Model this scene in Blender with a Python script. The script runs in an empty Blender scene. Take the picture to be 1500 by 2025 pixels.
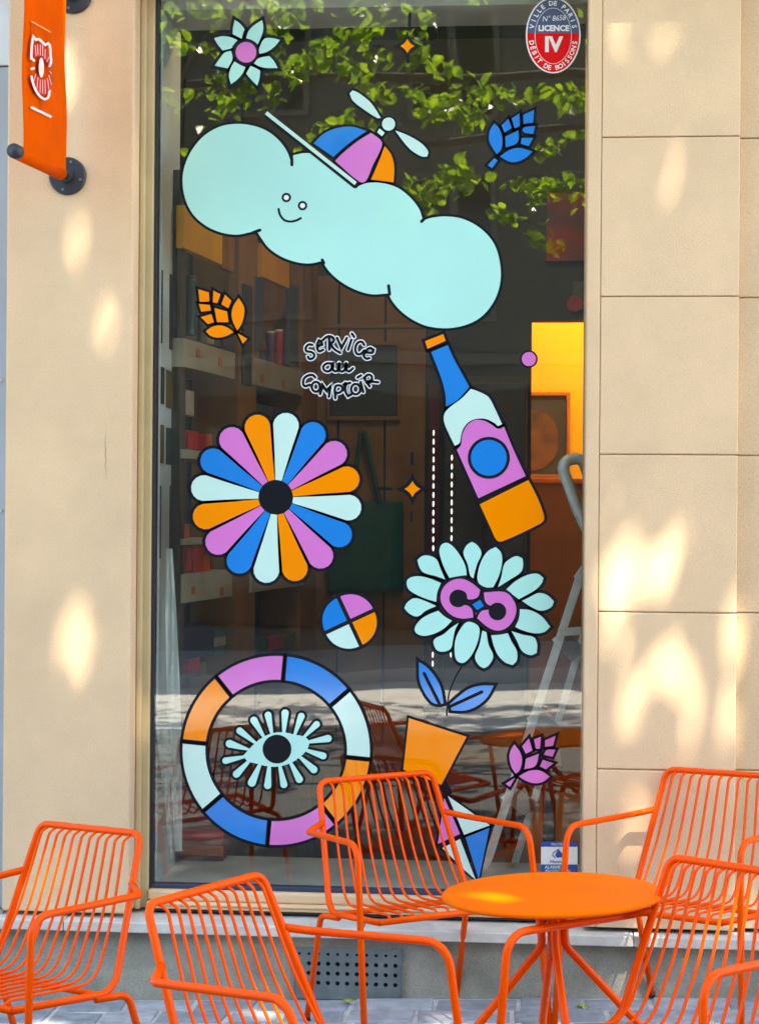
import bpy, bmesh, math, random
from mathutils import Vector, Matrix
random.seed(7)
S = bpy.context.scene
COL = S.collection

# ------------------------------------------------------------------ camera
# the photograph is 1500 x 2025 px; focal length, height, turn and roll come from its joints, sill and plumb lines
F, CX, CY = 3500.0, 750.0, 1012.5
TH, RO = math.radians(5.0), 0.0075
CAM = Vector((0.0, -6.08, 1.70))
FWD = Vector((-math.sin(TH), math.cos(TH), 0))
R0, U0 = Vector((math.cos(TH), math.sin(TH), 0)), Vector((0, 0, 1))
RIGHT = (R0 + U0 * RO).normalized()
UP = (U0 - R0 * RO).normalized()
cd = bpy.data.cameras.new('camera')
cd.sensor_fit = 'VERTICAL'; cd.sensor_height = 36.0; cd.lens = 36.0 * F / 2025.0
cd.dof.use_dof = True; cd.dof.focus_distance = 5.6; cd.dof.aperture_fstop = 9.0
cd.clip_start = 0.05; cd.clip_end = 500
cam = bpy.data.objects.new('camera', cd); COL.objects.link(cam)
cam.matrix_world = Matrix.Translation(CAM) @ Matrix((RIGHT, UP, -FWD)).transposed().to_4x4()
S.camera = cam

# ------------------------------------------------------------------ light
SUNDIR = Vector((0.20, -0.42, 0.885)).normalized()          # towards the sun
w = bpy.data.worlds.new('World'); S.world = w; w.use_nodes = True
wn = w.node_tree.nodes; wl = w.node_tree.links
sky = wn.new('ShaderNodeTexSky'); sky.sky_type = 'NISHITA'; sky.sun_disc = False
sky.sun_elevation = math.asin(SUNDIR.z)
sky.sun_rotation = math.atan2(SUNDIR.x, SUNDIR.y)
bg = wn['Background']; bg.inputs['Strength'].default_value = 0.15
wl.new(sky.outputs[0], bg.inputs['Color'])
sl = bpy.data.lights.new('sun', 'SUN'); sl.energy = 4.0; sl.angle = math.radians(0.53); sl.color = (1.0, 0.94, 0.84)
so = bpy.data.objects.new('sun', sl); COL.objects.link(so)
so.rotation_euler = SUNDIR.to_track_quat('Z', 'Y').to_euler()
so.location = SUNDIR * 40
S.view_settings.view_transform = 'Standard'; S.view_settings.look = 'None'
S.view_settings.exposure = 2.55; S.view_settings.gamma = 1.0
S.view_settings.use_curve_mapping = False
S.view_settings.use_white_balance = True
S.view_settings.white_balance_temperature = 7300
S.view_settings.white_balance_tint = 10
S.render.engine = 'CYCLES'
S.cycles.max_bounces = 6; S.cycles.transparent_max_bounces = 16
S.cycles.caustics_reflective = False; S.cycles.caustics_refractive = False
S.cycles.sample_clamp_indirect = 6.0
S.cycles.use_denoising = True

# ------------------------------------------------------------------ pixel -> place
def ray(u, v): return FWD + RIGHT * ((u - CX) / F) - UP * ((v - CY) / F)
def hit(u, v, p0, n):
    d = ray(u, v); t = (Vector(p0) - CAM).dot(n) / d.dot(n); return CAM + d * t
def at_y(u, v, y=0.0): return hit(u, v, (0, y, 0), Vector((0, 1, 0)))
def at_x(u, v, x): return hit(u, v, (x, 0, 0), Vector((1, 0, 0)))
GSX, GZ = 0.0356, 0.043                                     # the pavement climbs to the right
GN = Vector((-GSX, 0, 1)).normalized()
def gz(x): return GZ + GSX * x

# ------------------------------------------------------------------ materials
MATS = {}
def mat(name, c, rough=0.6, var=0.0, vs=6.0, bump=0.0, bs=60.0, metal=0.0, spec=0.5, c2=None, coat=0.0, sheen=0.0, bdist=0.002, emis=None, es=0.0, detail=4.0, grain=0.0):
    if name in MATS: return MATS[name]
    m = bpy.data.materials.new(name); m.use_nodes = True
    nt = m.node_tree; N = nt.nodes; L = nt.links; p = N['Principled BSDF']
    p.inputs['Roughness'].default_value = rough; p.inputs['Metallic'].default_value = metal
    p.inputs['Specular IOR Level'].default_value = 0.75 if name.endswith('_vinyl') else spec; p.inputs['Coat Weight'].default_value = coat
    p.inputs['Base Color'].default_value = (*c, 1)
    tc = N.new('ShaderNodeTexCoord')
    if var > 0 or c2:
        nz = N.new('ShaderNodeTexNoise'); nz.inputs['Scale'].default_value = vs; nz.inputs['Detail'].default_value = detail
        L.new(tc.outputs['Object'], nz.inputs['Vector'])
        mx = N.new('ShaderNodeMix'); mx.data_type = 'RGBA'
        a = c2 if c2 else tuple(x * (1 - var) for x in c); b = c if c2 else tuple(min(1, x * (1 + var)) for x in c)
        mx.inputs['A'].default_value = (*a, 1); mx.inputs['B'].default_value = (*b, 1)
        mr = N.new('ShaderNodeMapRange'); mr.inputs['From Min'].default_value = 0.3; mr.inputs['From Max'].default_value = 0.7
        L.new(nz.outputs['Fac'], mr.inputs['Value']); L.new(mr.outputs['Result'], mx.inputs['Factor'])
        L.new(mx.outputs['Result'], p.inputs['Base Color'])
        if grain > 0:
            g1 = N.new('ShaderNodeTexNoise'); g1.inputs['Scale'].default_value = 260; g1.inputs['Detail'].default_value = 3; g1.inputs['Roughness'].default_value = 0.7
            g2 = N.new('ShaderNodeTexNoise'); g2.inputs['Scale'].default_value = 3.2; g2.inputs['Detail'].default_value = 7; g2.inputs['Roughness'].default_value = 0.65
            L.new(tc.outputs['Object'], g1.inputs['Vector']); L.new(tc.outputs['Object'], g2.inputs['Vector'])
            a1 = N.new('ShaderNodeMapRange'); a1.inputs['From Min'].default_value = .3; a1.inputs['From Max'].default_value = .7; a1.inputs['To Min'].default_value = 1 - grain; a1.inputs['To Max'].default_value = 1 + grain
            a2 = N.new('ShaderNodeMapRange'); a2.inputs['From Min'].default_value = .3; a2.inputs['From Max'].default_value = .7; a2.inputs['To Min'].default_value = 1 - grain * .6; a2.inputs['To Max'].default_value = 1 + grain * .3
            L.new(g1.outputs['Fac'], a1.inputs['Value']); L.new(g2.outputs['Fac'], a2.inputs['Value'])
            mm = N.new('ShaderNodeMath'); mm.operation = 'MULTIPLY'; L.new(a1.outputs['Result'], mm.inputs[0]); L.new(a2.outputs['Result'], mm.inputs[1])
            vm = N.new('ShaderNodeVectorMath'); vm.operation = 'SCALE'; L.new(mx.outputs['Result'], vm.inputs[0]); L.new(mm.outputs[0], vm.inputs['Scale']); L.new(vm.outputs['Vector'], p.inputs['Base Color'])
        rr = N.new('ShaderNodeMapRange'); rr.inputs['To Min'].default_value = max(0.02, rough - 0.08); rr.inputs['To Max'].default_value = min(1, rough + 0.08)
        L.new(nz.outputs['Fac'], rr.inputs['Value']); L.new(rr.outputs['Result'], p.inputs['Roughness'])
    if bump > 0:
        n2 = N.new('ShaderNodeTexNoise'); n2.inputs['Scale'].default_value = bs; n2.inputs['Detail'].default_value = 5
        L.new(tc.outputs['Object'], n2.inputs['Vector'])
        b = N.new('ShaderNodeBump'); b.inputs['Strength'].default_value = bump; b.inputs['Distance'].default_value = bdist
        L.new(n2.outputs['Fac'], b.inputs['Height']); L.new(b.outputs['Normal'], p.inputs['Normal'])
    if emis:
        p.inputs['Emission Color'].default_value = (*emis, 1); p.inputs['Emission Strength'].default_value = es
    MATS[name] = m; return m

def glass_mat():
    m = bpy.data.materials.new('window_glass'); m.use_nodes = True
    nt = m.node_tree; N = nt.nodes; L = nt.links; N.remove(N['Principled BSDF'])
    lw = N.new('ShaderNodeLayerWeight'); lw.inputs['Blend'].default_value = 0.5
    pw = N.new('ShaderNodeMath'); pw.operation = 'POWER'; pw.inputs[1].default_value = 5.0
    ml = N.new('ShaderNodeMath'); ml.operation = 'MULTIPLY_ADD'; ml.inputs[1].default_value = 0.91; ml.inputs[2].default_value = 0.085
    tr = N.new('ShaderNodeBsdfTransparent'); tr.inputs['Color'].default_value = (0.95, 0.975, 0.965, 1)
    gl = N.new('ShaderNodeBsdfGlossy'); gl.inputs['Roughness'].default_value = 0.0
    tc = N.new('ShaderNodeTexCoord'); nz = N.new('ShaderNodeTexNoise'); nz.inputs['Scale'].default_value = 1.3; nz.inputs['Detail'].default_value = 1
    bp = N.new('ShaderNodeBump'); bp.inputs['Strength'].default_value = 0.12; bp.inputs['Distance'].default_value = 0.02
    L.new(tc.outputs['Object'], nz.inputs['Vector']); L.new(nz.outputs['Fac'], bp.inputs['Height']); L.new(bp.outputs['Normal'], gl.inputs['Normal'])
    mx = N.new('ShaderNodeMixShader')
    L.new(lw.outputs['Facing'], pw.inputs[0]); L.new(pw.outputs[0], ml.inputs[0]); L.new(ml.outputs[0], mx.inputs['Fac'])
    L.new(tr.outputs[0], mx.inputs[1]); L.new(gl.outputs[0], mx.inputs[2]); L.new(mx.outputs[0], N['Material Output'].inputs['Surface'])
    return m

def leaf_mat(name, c, trans):
    m = bpy.data.materials.new(name); m.use_nodes = True
    nt = m.node_tree; N = nt.nodes; L = nt.links; p = N['Principled BSDF']
    p.inputs['Roughness'].default_value = 0.3; p.inputs['Specular IOR Level'].default_value = 0.8
    oi = N.new('ShaderNodeTexNoise'); oi.inputs['Scale'].default_value = 2.2
    tc = N.new('ShaderNodeTexCoord'); L.new(tc.outputs['Object'], oi.inputs['Vector'])
    hs = N.new('ShaderNodeMix'); hs.data_type = 'RGBA'
    hs.inputs['A'].default_value = (c[0] * 0.5, c[1] * 0.6, c[2] * 0.7, 1); hs.inputs['B'].default_value = (c[0] * 1.6, c[1] * 1.3, c[2], 1); oi.inputs['Scale'].default_value = 9
    L.new(oi.outputs['Fac'], hs.inputs['Factor']); L.new(hs.outputs['Result'], p.inputs['Base Color'])
    t = N.new('ShaderNodeBsdfTranslucent'); t2 = N.new('ShaderNodeMix'); t2.data_type = 'RGBA'
    t2.inputs['A'].default_value = (trans[0] * .25, trans[1] * .35, trans[2], 1); t2.inputs['B'].default_value = (trans[0] * 1.05, trans[1], trans[2], 1)
    mr = N.new('ShaderNodeMapRange'); mr.inputs['From Min'].default_value = .38; mr.inputs['From Max'].default_value = .62
    L.new(oi.outputs['Fac'], mr.inputs['Value']); L.new(mr.outputs['Result'], t2.inputs['Factor']); L.new(t2.outputs['Result'], t.inputs['Color'])
    mx = N.new('ShaderNodeMixShader'); mx.inputs['Fac'].default_value = 0.5
    L.new(p.outputs[0], mx.inputs[1]); L.new(t.outputs[0], mx.inputs[2]); L.new(mx.outputs[0], N['Material Output'].inputs['Surface'])
    return m

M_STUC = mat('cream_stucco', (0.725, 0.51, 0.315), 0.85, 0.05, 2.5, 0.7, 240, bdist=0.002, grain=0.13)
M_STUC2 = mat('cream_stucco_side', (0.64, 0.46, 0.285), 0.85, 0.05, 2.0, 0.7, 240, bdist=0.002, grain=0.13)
M_FRAME = mat('tan_frame_paint', (0.52, 0.39, 0.21), 0.5, 0.08, 5)
M_GASK = mat('black_gasket', (0.012, 0.014, 0.022), 0.5)
M_SILL = mat('pale_stone_sill', (0.56, 0.54, 0.50), 0.75, 0.12, 14, 0.4, 150, grain=0.12)
M_PLIN = mat('grey_render', (0.29, 0.28, 0.235), 0.9, 0.24, 7, 0.9, 160, bdist=0.003, grain=0.22)
M_ORANGE = mat('orange_powder_coat', (0.90, 0.082, 0.0), 0.25, 0.05, 9, 0.12, 900, spec=0.13, bdist=0.0004)
M_TOP_LIT = mat('orange_lit_top', (0.84, 0.135, 0.0), 0.5, 0.06, 7, 0.12, 900, spec=0.05, bdist=0.0004)  # chair orange turned yellower: light from above put into the colour
M_DARKMET = mat('dark_powder_coat', (0.022, 0.027, 0.034), 0.45, 0.15, 20)
M_BANNER = mat('orange_banner_cloth', (0.74, 0.085, 0.0), 0.8, 0.07, 8, 0.3, 500, spec=0.05)
M_WHITE = mat('white_print', (0.80, 0.80, 0.76), 0.6)
M_INK = mat('black_ink_film', (0.004, 0.006, 0.012), 0.3, spec=0.25)
V = {'ice': mat('ice_blue_vinyl', (0.41, 0.79, 0.735), 0.05, 0.03, 3), 'blue': mat('blue_vinyl', (0.0, 0.21, 0.67), 0.05, 0.04, 4),
     'pink': mat('pink_vinyl', (0.68, 0.185, 0.58), 0.05, 0.04, 4), 'orange': mat('orange_vinyl', (0.98, 0.27, 0.0), 0.05, 0.04, 4),
     'pale': mat('pale_vinyl', (0.55, 0.80, 0.74), 0.05, 0.03, 4), 'ink': M_INK, 'white': mat('white_vinyl', (0.85, 0.86, 0.86), 0.05),
     'red': mat('red_vinyl', (0.85, 0.0, 0.004), 0.05), 'navy': mat('navy_vinyl', (0.035, 0.06, 0.165), 0.4), 'cobalt': mat('cobalt_vinyl', (0.01, 0.06, 0.33), 0.4),
     'grey': mat('grey_vinyl', (0.78, 0.81, 0.84), 0.2)}

# ------------------------------------------------------------------ building helpers
def tag(o, label=None, cat=None, group=None, kind=None):
    if label: o['label'] = label
    if cat: o['category'] = cat
    if group: o['group'] = group
    if kind: o['kind'] = kind
    return o
def empty(name, loc=(0, 0, 0), label=None, cat=None, group=None, parent=None):
    o = bpy.data.objects.new(name, None); COL.objects.link(o); o.empty_display_size = 0.1
    o.location = loc
    if parent: o.parent = parent
    return tag(o, label, cat, group)
def link(name, me, m=None, parent=None, loc=None):
    if m is not None and not me.materials: me.materials.append(m)
    o = bpy.data.objects.new(name, me); COL.objects.link(o)
    if parent: o.parent = parent
    if loc is not None: o.location = loc
    return o
def mesh(name, verts, faces, m=None, parent=None, smooth=False, loc=None):
    me = bpy.data.meshes.new(name); me.from_pydata([tuple(v) for v in verts], [], faces); me.update()
    if smooth: me.polygons.foreach_set('use_smooth', [True] * len(me.polygons))
    return link(name, me, m, parent, loc)
def obj_bm(name, bm, m=None, parent=None, smooth=False, loc=None):
    me = bpy.data.meshes.new(name); bm.to_mesh(me); bm.free()
    if smooth: me.polygons.foreach_set('use_smooth', [True] * len(me.polygons))
    return link(name, me, m, parent, loc)
def box(name, x0, x1, y0, y1, z0, z1, m, parent=None, bev=0.0, seg=2, origin=None):
    ox, oy, oz = origin if origin else (0, 0, 0)
    bm = bmesh.new(); bmesh.ops.create_cube(bm, size=1)
    for v in bm.verts: v.co = Vector((x0 + (v.co.x + .5) * (x1 - x0) - ox, y0 + (v.co.y + .5) * (y1 - y0) - oy, z0 + (v.co.z + .5) * (z1 - z0) - oz))
    if bev > 0: bmesh.ops.bevel(bm, geom=bm.edges[:], offset=bev, segments=seg, affect='EDGES', profile=0.5)
    return obj_bm(name, bm, m, parent)
def hexa(name, p, m, parent=None, bev=0.0):
    """box from 8 points: bottom ring then top ring"""
    bm = bmesh.new(); vs = [bm.verts.new(q) for q in p]
    for f in ((0, 3, 2, 1), (4, 5, 6, 7), (0, 1, 5, 4), (1, 2, 6, 5), (2, 3, 7, 6), (3, 0, 4, 7)): bm.faces.new([vs[i] for i in f])
    bmesh.ops.recalc_face_normals(bm, faces=bm.faces[:])
    if bev > 0: bmesh.ops.bevel(bm, geom=bm.edges[:], offset=bev, segments=2, affect='EDGES', profile=0.5)
    return obj_bm(name, bm, m, parent)
def fillet(pts, rad):
    """polyline with rounded corners; rad one number or one per inner point"""
    pts = [Vector(p) for p in pts]; out = [pts[0]]
    for i in range(1, len(pts) - 1):
        r = rad[i - 1] if isinstance(rad, (list, tuple)) else rad
        a, b, c = pts[i - 1], pts[i], pts[i + 1]
        d1, d2 = (a - b).normalized(), (c - b).normalized()
        ang = d1.angle(d2)
        if r <= 0 or ang > 3.10: out.append(b); continue
        t = min(r / math.tan(ang / 2), 0.48 * (a - b).length, 0.48 * (c - b).length); rr = t * math.tan(ang / 2)
        cen = b + (d1 + d2).normalized() * (rr / math.sin(ang / 2))
        v0, v1 = b + d1 * t - cen, b + d2 * t - cen
        tot = v0.angle(v1); ax = v0.cross(v1).normalized(); n = max(3, int(tot / 0.22))
        for k in range(n + 1): out.append(cen + Matrix.Rotation(tot * k / n, 3, ax) @ v0)
    out.append(pts[-1]); return out
def tube_into(verts, faces, path, r, n=8):
    path = [Vector(p) for p in path]
    tang = []
    for i in range(len(path)):
        a = path[max(0, i - 1)]; b = path[min(len(path) - 1, i + 1)]; tang.append((b - a).normalized())
    ref = Vector((0, 0, 1)) if abs(tang[0].z) < 0.9 else Vector((1, 0, 0))
    nrm = (ref - tang[0] * ref.dot(tang[0])).normalized(); base = len(verts)
    for i, p in enumerate(path):
        nrm = (nrm - tang[i] * nrm.dot(tang[i])).normalized(); bn = tang[i].cross(nrm)
        rr = r[i] if isinstance(r, (list, tuple)) else r
        for k in range(n):
            a = 2 * math.pi * k / n; verts.append(p + (nrm * math.cos(a) + bn * math.sin(a)) * rr)
    for i in range(len(path) - 1):
        for k in range(n):
            k2 = (k + 1) % n; faces.append((base + i * n + k, base + i * n + k2, base + (i + 1) * n + k2, base + (i + 1) * n + k))
    faces.append(tuple(base + k for k in reversed(range(n)))); e = base + (len(path) - 1) * n; faces.append(tuple(e + k for k in range(n)))
def tube(name, path, r, m, parent=None, n=8):
    v, f = [], []; tube_into(v, f, path, r, n); return mesh(name, v, f, m, parent, smooth=True)

# ------------------------------------------------------------------ ground, road
M_MORTAR = mat('pale_mortar', (0.50, 0.50, 0.50), 0.95, 0.2, 30, 0.6, 120, bdist=0.004)
M_SETT = [mat('blue_grey_stone_' + 'abc'[i], c, 0.7, 0.22, 18, 0.6, 90, bdist=0.004) for i, c in enumerate(((0.28, 0.30, 0.335), (0.34, 0.355, 0.385), (0.23, 0.25, 0.28)))]
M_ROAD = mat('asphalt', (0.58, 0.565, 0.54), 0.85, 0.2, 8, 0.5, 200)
M_PAVE = mat('far_paving', (0.36, 0.36, 0.36), 0.85, 0.18, 4, 0.4, 60)
M_KERB = mat('granite_kerb', (0.40, 0.40, 0.41), 0.8, 0.12, 30)
def sheet(name, x0, x1, y0, y1, dz, m):
    o = mesh(name, [(x0, y0, gz(x0) + dz), (x1, y0, gz(x1) + dz), (x1, y1, gz(x1) + dz), (x0, y1, gz(x0) + dz)], [(0, 1, 2, 3)], m)
    return tag(o, kind='structure')
ground = sheet('ground', -90, 90, -90, 60, -0.30, M_PAVE)
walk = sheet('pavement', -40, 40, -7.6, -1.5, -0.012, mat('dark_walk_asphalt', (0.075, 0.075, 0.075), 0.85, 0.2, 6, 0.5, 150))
pavement = sheet('pavement', -40, 40, -1.62, 0.35, -0.007, M_MORTAR)
road = sheet('road', -40, 40, -12.6, -7.6, -0.14, M_ROAD)
farpave = sheet('pavement', -40, 40, -16.2, -12.6, -0.01, M_PAVE)
for ky in (-7.68, -12.66):
    k = hexa('kerb', [(-40, ky, gz(-40) - .25), (40, ky, gz(40) - .25), (40, ky + .14, gz(40) - .25), (-40, ky + .14, gz(-40) - .25),
                      (-40, ky, gz(-40)), (40, ky, gz(40)), (40, ky + .14, gz(40)), (-40, ky + .14, gz(-40))], M_KERB)
    tag(k, kind='structure')
y = -0.004; row = 0
while y > -1.50:
    dep = random.uniform(0.125, 0.165); x = -2.3 - random.random() * .2
    while x < 1.35:
        wd = random.uniform(0.16, 0.33); j = 0.008
        bm = bmesh.new(); jit = lambda: random.uniform(-.006, .006)
        tl = random.uniform(-.004, .004); h = random.uniform(-.003, .004)
        c = [(x + j + jit(), y - dep + j + jit()), (x + wd - j + jit(), y - dep + j + jit()), (x + wd - j + jit(), y - j + jit()), (x + j + jit(), y - j + jit())]
        vs = [bm.verts.new((px, py, gz(px) - .05)) for px, py in c] + [bm.verts.new((px, py, gz(px) + h + tl * (1 if i % 2 else -1))) for i, (px, py) in enumerate(c)]
        for f in ((4, 5, 6, 7), (0, 1, 5, 4), (1, 2, 6, 5), (2, 3, 7, 6), (3, 0, 4, 7)): bm.faces.new([vs[i] for i in f])
        bmesh.ops.bevel(bm, geom=[e for e in bm.edges if all(v.index >= 4 or v in vs[4:] for v in e.verts)], offset=0.007, segments=2, affect='EDGES', profile=0.6)
        obj_bm('paving_stone', bm, random.choice(M_SETT), pavement, smooth=False)
        x += wd
    y -= dep; row += 1

# ------------------------------------------------------------------ the shop building
XL, XR = -1.853, 0.684            # outer edges of the two piers
WL, WR = -1.401, 0.172            # opening between the piers
ZS, ZB, ZT = 0.285, 0.235, 3.60   # sill top, sill underside, opening head
YF, YG0, YG1 = 0.112, 0.128, 0.136   # frame face, outer and inner face of the glass
shop = empty('shop_building', (-0.6, 0.0, 0.0), 'cream plastered shopfront with one tall window over a grey plinth', 'building')
def ch(o): o.parent = shop; o.matrix_parent_inverse = Matrix.Translation((0.6, 0, 0)); return o
def sub(o, p): o.parent = p; return o
wall = empty('wall', (0, 0, 0)); ch(wall)
# left pier, smooth plaster
box('pier', XL, WL, 0.0, 0.40, ZS + 0.004, 6.5, M_STUC, wall, 0.008)
# right pier: plaster courses with recessed joints, behind them a solid core
JZ = [0.829, 1.3655, 1.9025, 2.4405, 2.9835]
JC = mat('joint_plaster', (0.60, 0.45, 0.30), 0.95, 0.1, 10)
box('pier_core', WR + 0.01, XR - 0.01, 0.0105, 0.40, ZS + .004, 6.5, JC, wall)
box('jamb_strip', WR, WR + 0.046, 0.0, 0.39, ZS + 0.004, 6.5, M_STUC, wall, 0.005)
zs = [ZS + 0.004] + JZ + [3.52, 4.1]
for i in range(len(zs) - 1):
    z0 = zs[i] + (0.002 if i else 0); z1 = zs[i + 1] - 0.002
    box('plaster_course', WR + 0.0475, XR, 0.0, 0.30, z0, z1, M_STUC, wall, 0.0035)
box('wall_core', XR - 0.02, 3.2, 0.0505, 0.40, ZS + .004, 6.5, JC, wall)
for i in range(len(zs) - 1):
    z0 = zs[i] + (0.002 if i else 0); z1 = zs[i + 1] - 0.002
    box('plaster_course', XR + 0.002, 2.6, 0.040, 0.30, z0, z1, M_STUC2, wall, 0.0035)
# fascia above the window, just out of the picture
box('fascia', XL - .1, 2.6, -0.105, 0.30, 3.585, 4.35, M_STUC, wall, 0.01)
box('upper_wall', XL - .1, 2.6, 0.02, 0.40, 4.35, 7.0, M_STUC, wall)
box('head_lining', WL, WR, 0.0, 0.40, 3.56, 3.60, M_FRAME, wall)
# plinth and sill slabs
plinth = box('plinth', XL, 2.6, 0.006, 0.40, -0.20, ZB - 0.001, M_PLIN, None); ch(plinth)
sill = empty('window_sill'); ch(sill)
sx = [XL - 0.30, -1.62, -0.575, 0.345, 1.30, 2.6]
for a, b in zip(sx[:-1], sx[1:]):
    hexa('sill_slab', [(a + .0015, -.045, ZB), (b - .0015, -.045, ZB), (b - .0015, .40, ZB), (a + .0015, .40, ZB), (a + .0015, -.045, ZS - .014), (b - .0015, -.045, ZS - .014), (b - .0015, .40, ZS), (a + .0015, .40, ZS)], M_SILL, sill, 0.004)
# hairline crack in the left pier
crack = [at_y(209 + random.uniform(-1.5, 1.5), v, -0.0006) for v in range(850, 960, 10)]
M_CRACK = mat('crack_shadow', (0.35, 0.24, 0.15), 0.9)
vv, ff = [], []
for i, p in enumerate(crack):
    wd = 0.0012 * math.sin(math.pi * (i + .5) / len(crack)); vv += [p + Vector((-wd, 0, 0)), p + Vector((wd, 0, 0))]
    if i: ff.append((2 * i - 2, 2 * i - 1, 2 * i + 1, 2 * i))
mesh('crack', vv, ff, M_CRACK, wall)
# window: painted timber frame, dark gasket, pane
win = empty('window'); ch(win)
GL, GR, GB, GT = at_y(309, 900, YG0).x, at_y(1163, 900, YG0).x, 0.373, 3.545
fr = [('frame_stile', WL, GL - 0.012, ZS + .002, ZT - .05), ('frame_stile', GR + 0.010, WR + .012, ZS + .002, ZT - .05)]
for n_, a, b, z0, z1 in fr: box(n_, a + .001, b, YF, 0.20, z0, z1, M_FRAME if a < -1 else M_STUC, win, 0.006)
box('frame_bead', WL + .001, WL + 0.022, 0.085, YF - .0005, ZS + .002, ZT - .05, M_FRAME, win, 0.006)
box('frame_rail', GL - 0.0115, GR + 0.0095, 0.092, 0.20, ZS + 0.034, GB - 0.016, M_STUC, win, 0.008)
box('frame_rail', GL - 0.0115, GR + 0.0095, 0.070, 0.20, ZS + 0.021, ZS + 0.0335, M_STUC, win, 0.006)
box('frame_rail', GL - 0.0115, GR + 0.0095, 0.078, 0.20, ZS + 0.0085, ZS + 0.0205, M_STUC, win, 0.005)
box('frame_gap', GL - 0.0115, GR + 0.0095, 0.084, 0.20, ZS + 0.0006, ZS + 0.0075, M_GASK, win)
box('frame_rail', GL - 0.0115, GR + 0.0095, YF, 0.20, GT + 0.012, ZT - .0505, M_FRAME, win, 0.006)
M_GASKB = mat('navy_gasket', (0.03, 0.045, 0.095), 0.45)
for n_, a, b, z0, z1, mm in (('gasket', GL - .0114, GL, GB - .015, GT + .0115, M_GASK), ('gasket', GR, GR + .0094, GB - .015, GT + .0115, M_GASK),
                       ('gasket', GL, GR, GB - .0155, GB, M_GASKB), ('gasket', GL, GR, GT, GT + .0115, M_GASK)):
    box(n_, a, b, 0.117, 0.16, z0, z1, mm, win, 0.002)
pane = box('pane', GL - .004, GR + .004, YG0, YG1, GB - .004, GT + .004, glass_mat(), win)

# ventilation plate with real holes, in the plinth
vent = empty('vent_grille', tuple(at_y(692, 1920, 0.0)), 'grey perforated metal vent plate set low in the plinth', 'vent')
vo = vent.location
M_VENT = mat('worn_grey_metal', (0.16, 0.19, 0.20), 0.6, 0.25, 14, 0.2, 80, c2=(0.105, 0.13, 0.14))
pa, pb = at_y(583, 1872, 0.0), at_y(793, 1968, 0.0)
x0, x1, z1, z0 = pa.x, pb.x, pa.z, pb.z - 0.02
hx0, hz1 = at_y(592, 1888, 0).x, at_y(692, 1888, 0).z
NXH, NZH, PI_ = 11, 4, 0.0333
verts, faces = [], []
def q(*p):
    b = len(verts); verts.extend([Vector((a[0], -0.0035, a[1])) - vo for a in p]); faces.append(tuple(range(b, b + len(p))))
gx0, gx1 = hx0 - PI_ / 2, hx0 + PI_ * (NXH - .5); gz1_, gz0_ = hz1 + PI_ / 2, hz1 - PI_ * (NZH - .5)
q((x0, z0), (x1, z0), (x1, gz0_), (x0, gz0_)); q((x0, gz1_), (x1, gz1_), (x1, z1), (x0, z1))
q((x0, gz0_), (gx0, gz0_), (gx0, gz1_), (x0, gz1_)); q((gx1, gz0_), (x1, gz0_), (x1, gz1_), (gx1, gz1_))
for i in range(NXH):
    for k in range(NZH):
        cx, cz = hx0 + i * PI_, hz1 - k * PI_; r = 0.0082 if k else 0.0055; hh = PI_ / 2
        ring = [(cx + r * math.cos(a * math.pi / 4 + math.pi / 8), cz + r * math.sin(a * math.pi / 4 + math.pi / 8)) for a in range(8)]
        sq = [(cx + hh, cz), (cx + hh, cz + hh), (cx, cz + hh), (cx - hh, cz + hh), (cx - hh, cz), (cx - hh, cz - hh), (cx, cz - hh), (cx + hh, cz - hh)]
        for a in range(8):
            b = (a + 1) % 8; q(sq[a], sq[b], ring[b if False else a], ring[a - 1])
        b0 = len(verts)
        for yy in (-0.0035, 0.004): verts.extend([Vector((p[0], yy, p[1])) - vo for p in ring])
        for a in range(8): faces.append((b0 + a, b0 + (a + 1) % 8, b0 + 8 + (a + 1) % 8, b0 + 8 + a))
mesh('plate', verts, faces, M_VENT, vent)
box('dark_backing', x0 + .01, x1 - .01, 0.0035, 0.0055, z0 + .01, z1 - .005, mat('hole_dark', (0.004, 0.005, 0.006), 0.9), vent, origin=tuple(vo))
box('plate_edge', x0 - .003, x0, -0.006, 0.0055, z0, z1, M_VENT, vent, origin=tuple(vo))
box('plate_edge', x1, x1 + .003, -0.006, 0.0055, z0, z1, M_VENT, vent, origin=tuple(vo))
# neighbour's grey wall on the far left
M_GREYW = mat('blue_grey_paint', (0.36, 0.40, 0.45), 0.6, 0.1, 3, 0.1, 40)
nb = empty('grey_wall', (-2.3, 0.05, 0), 'blue-grey metal-clad wall beyond the banner, cut by the edge of the photo', 'wall')
box('panel', -4.5, XL - .002, 0.06, 0.40, ZS, 3.27, M_GREYW, nb, 0.004, origin=(-2.3, .05, 0))
box('upper_panel', -4.5, XL - .002, 0.05, 0.40, 3.274, 7.0, mat('pale_grey_paint', (0.62, 0.66, 0.70), 0.6, 0.06, 3), nb, 0.004, origin=(-2.3, .05, 0))
box('base', -4.5, XL - .002, 0.02, 0.40, -0.3, ZS - .002, M_PLIN, nb, origin=(-2.3, .05, 0))
for u, v in ((3, 752), (3, 1010), (10, 1250)):
    p = at_y(u, v, .058); box('bolt', p.x - .004, p.x + .004, 0.052, 0.062, p.z - .005, p.z + .005, M_SILL, nb, 0.001, origin=(-2.3, .05, 0))

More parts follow.
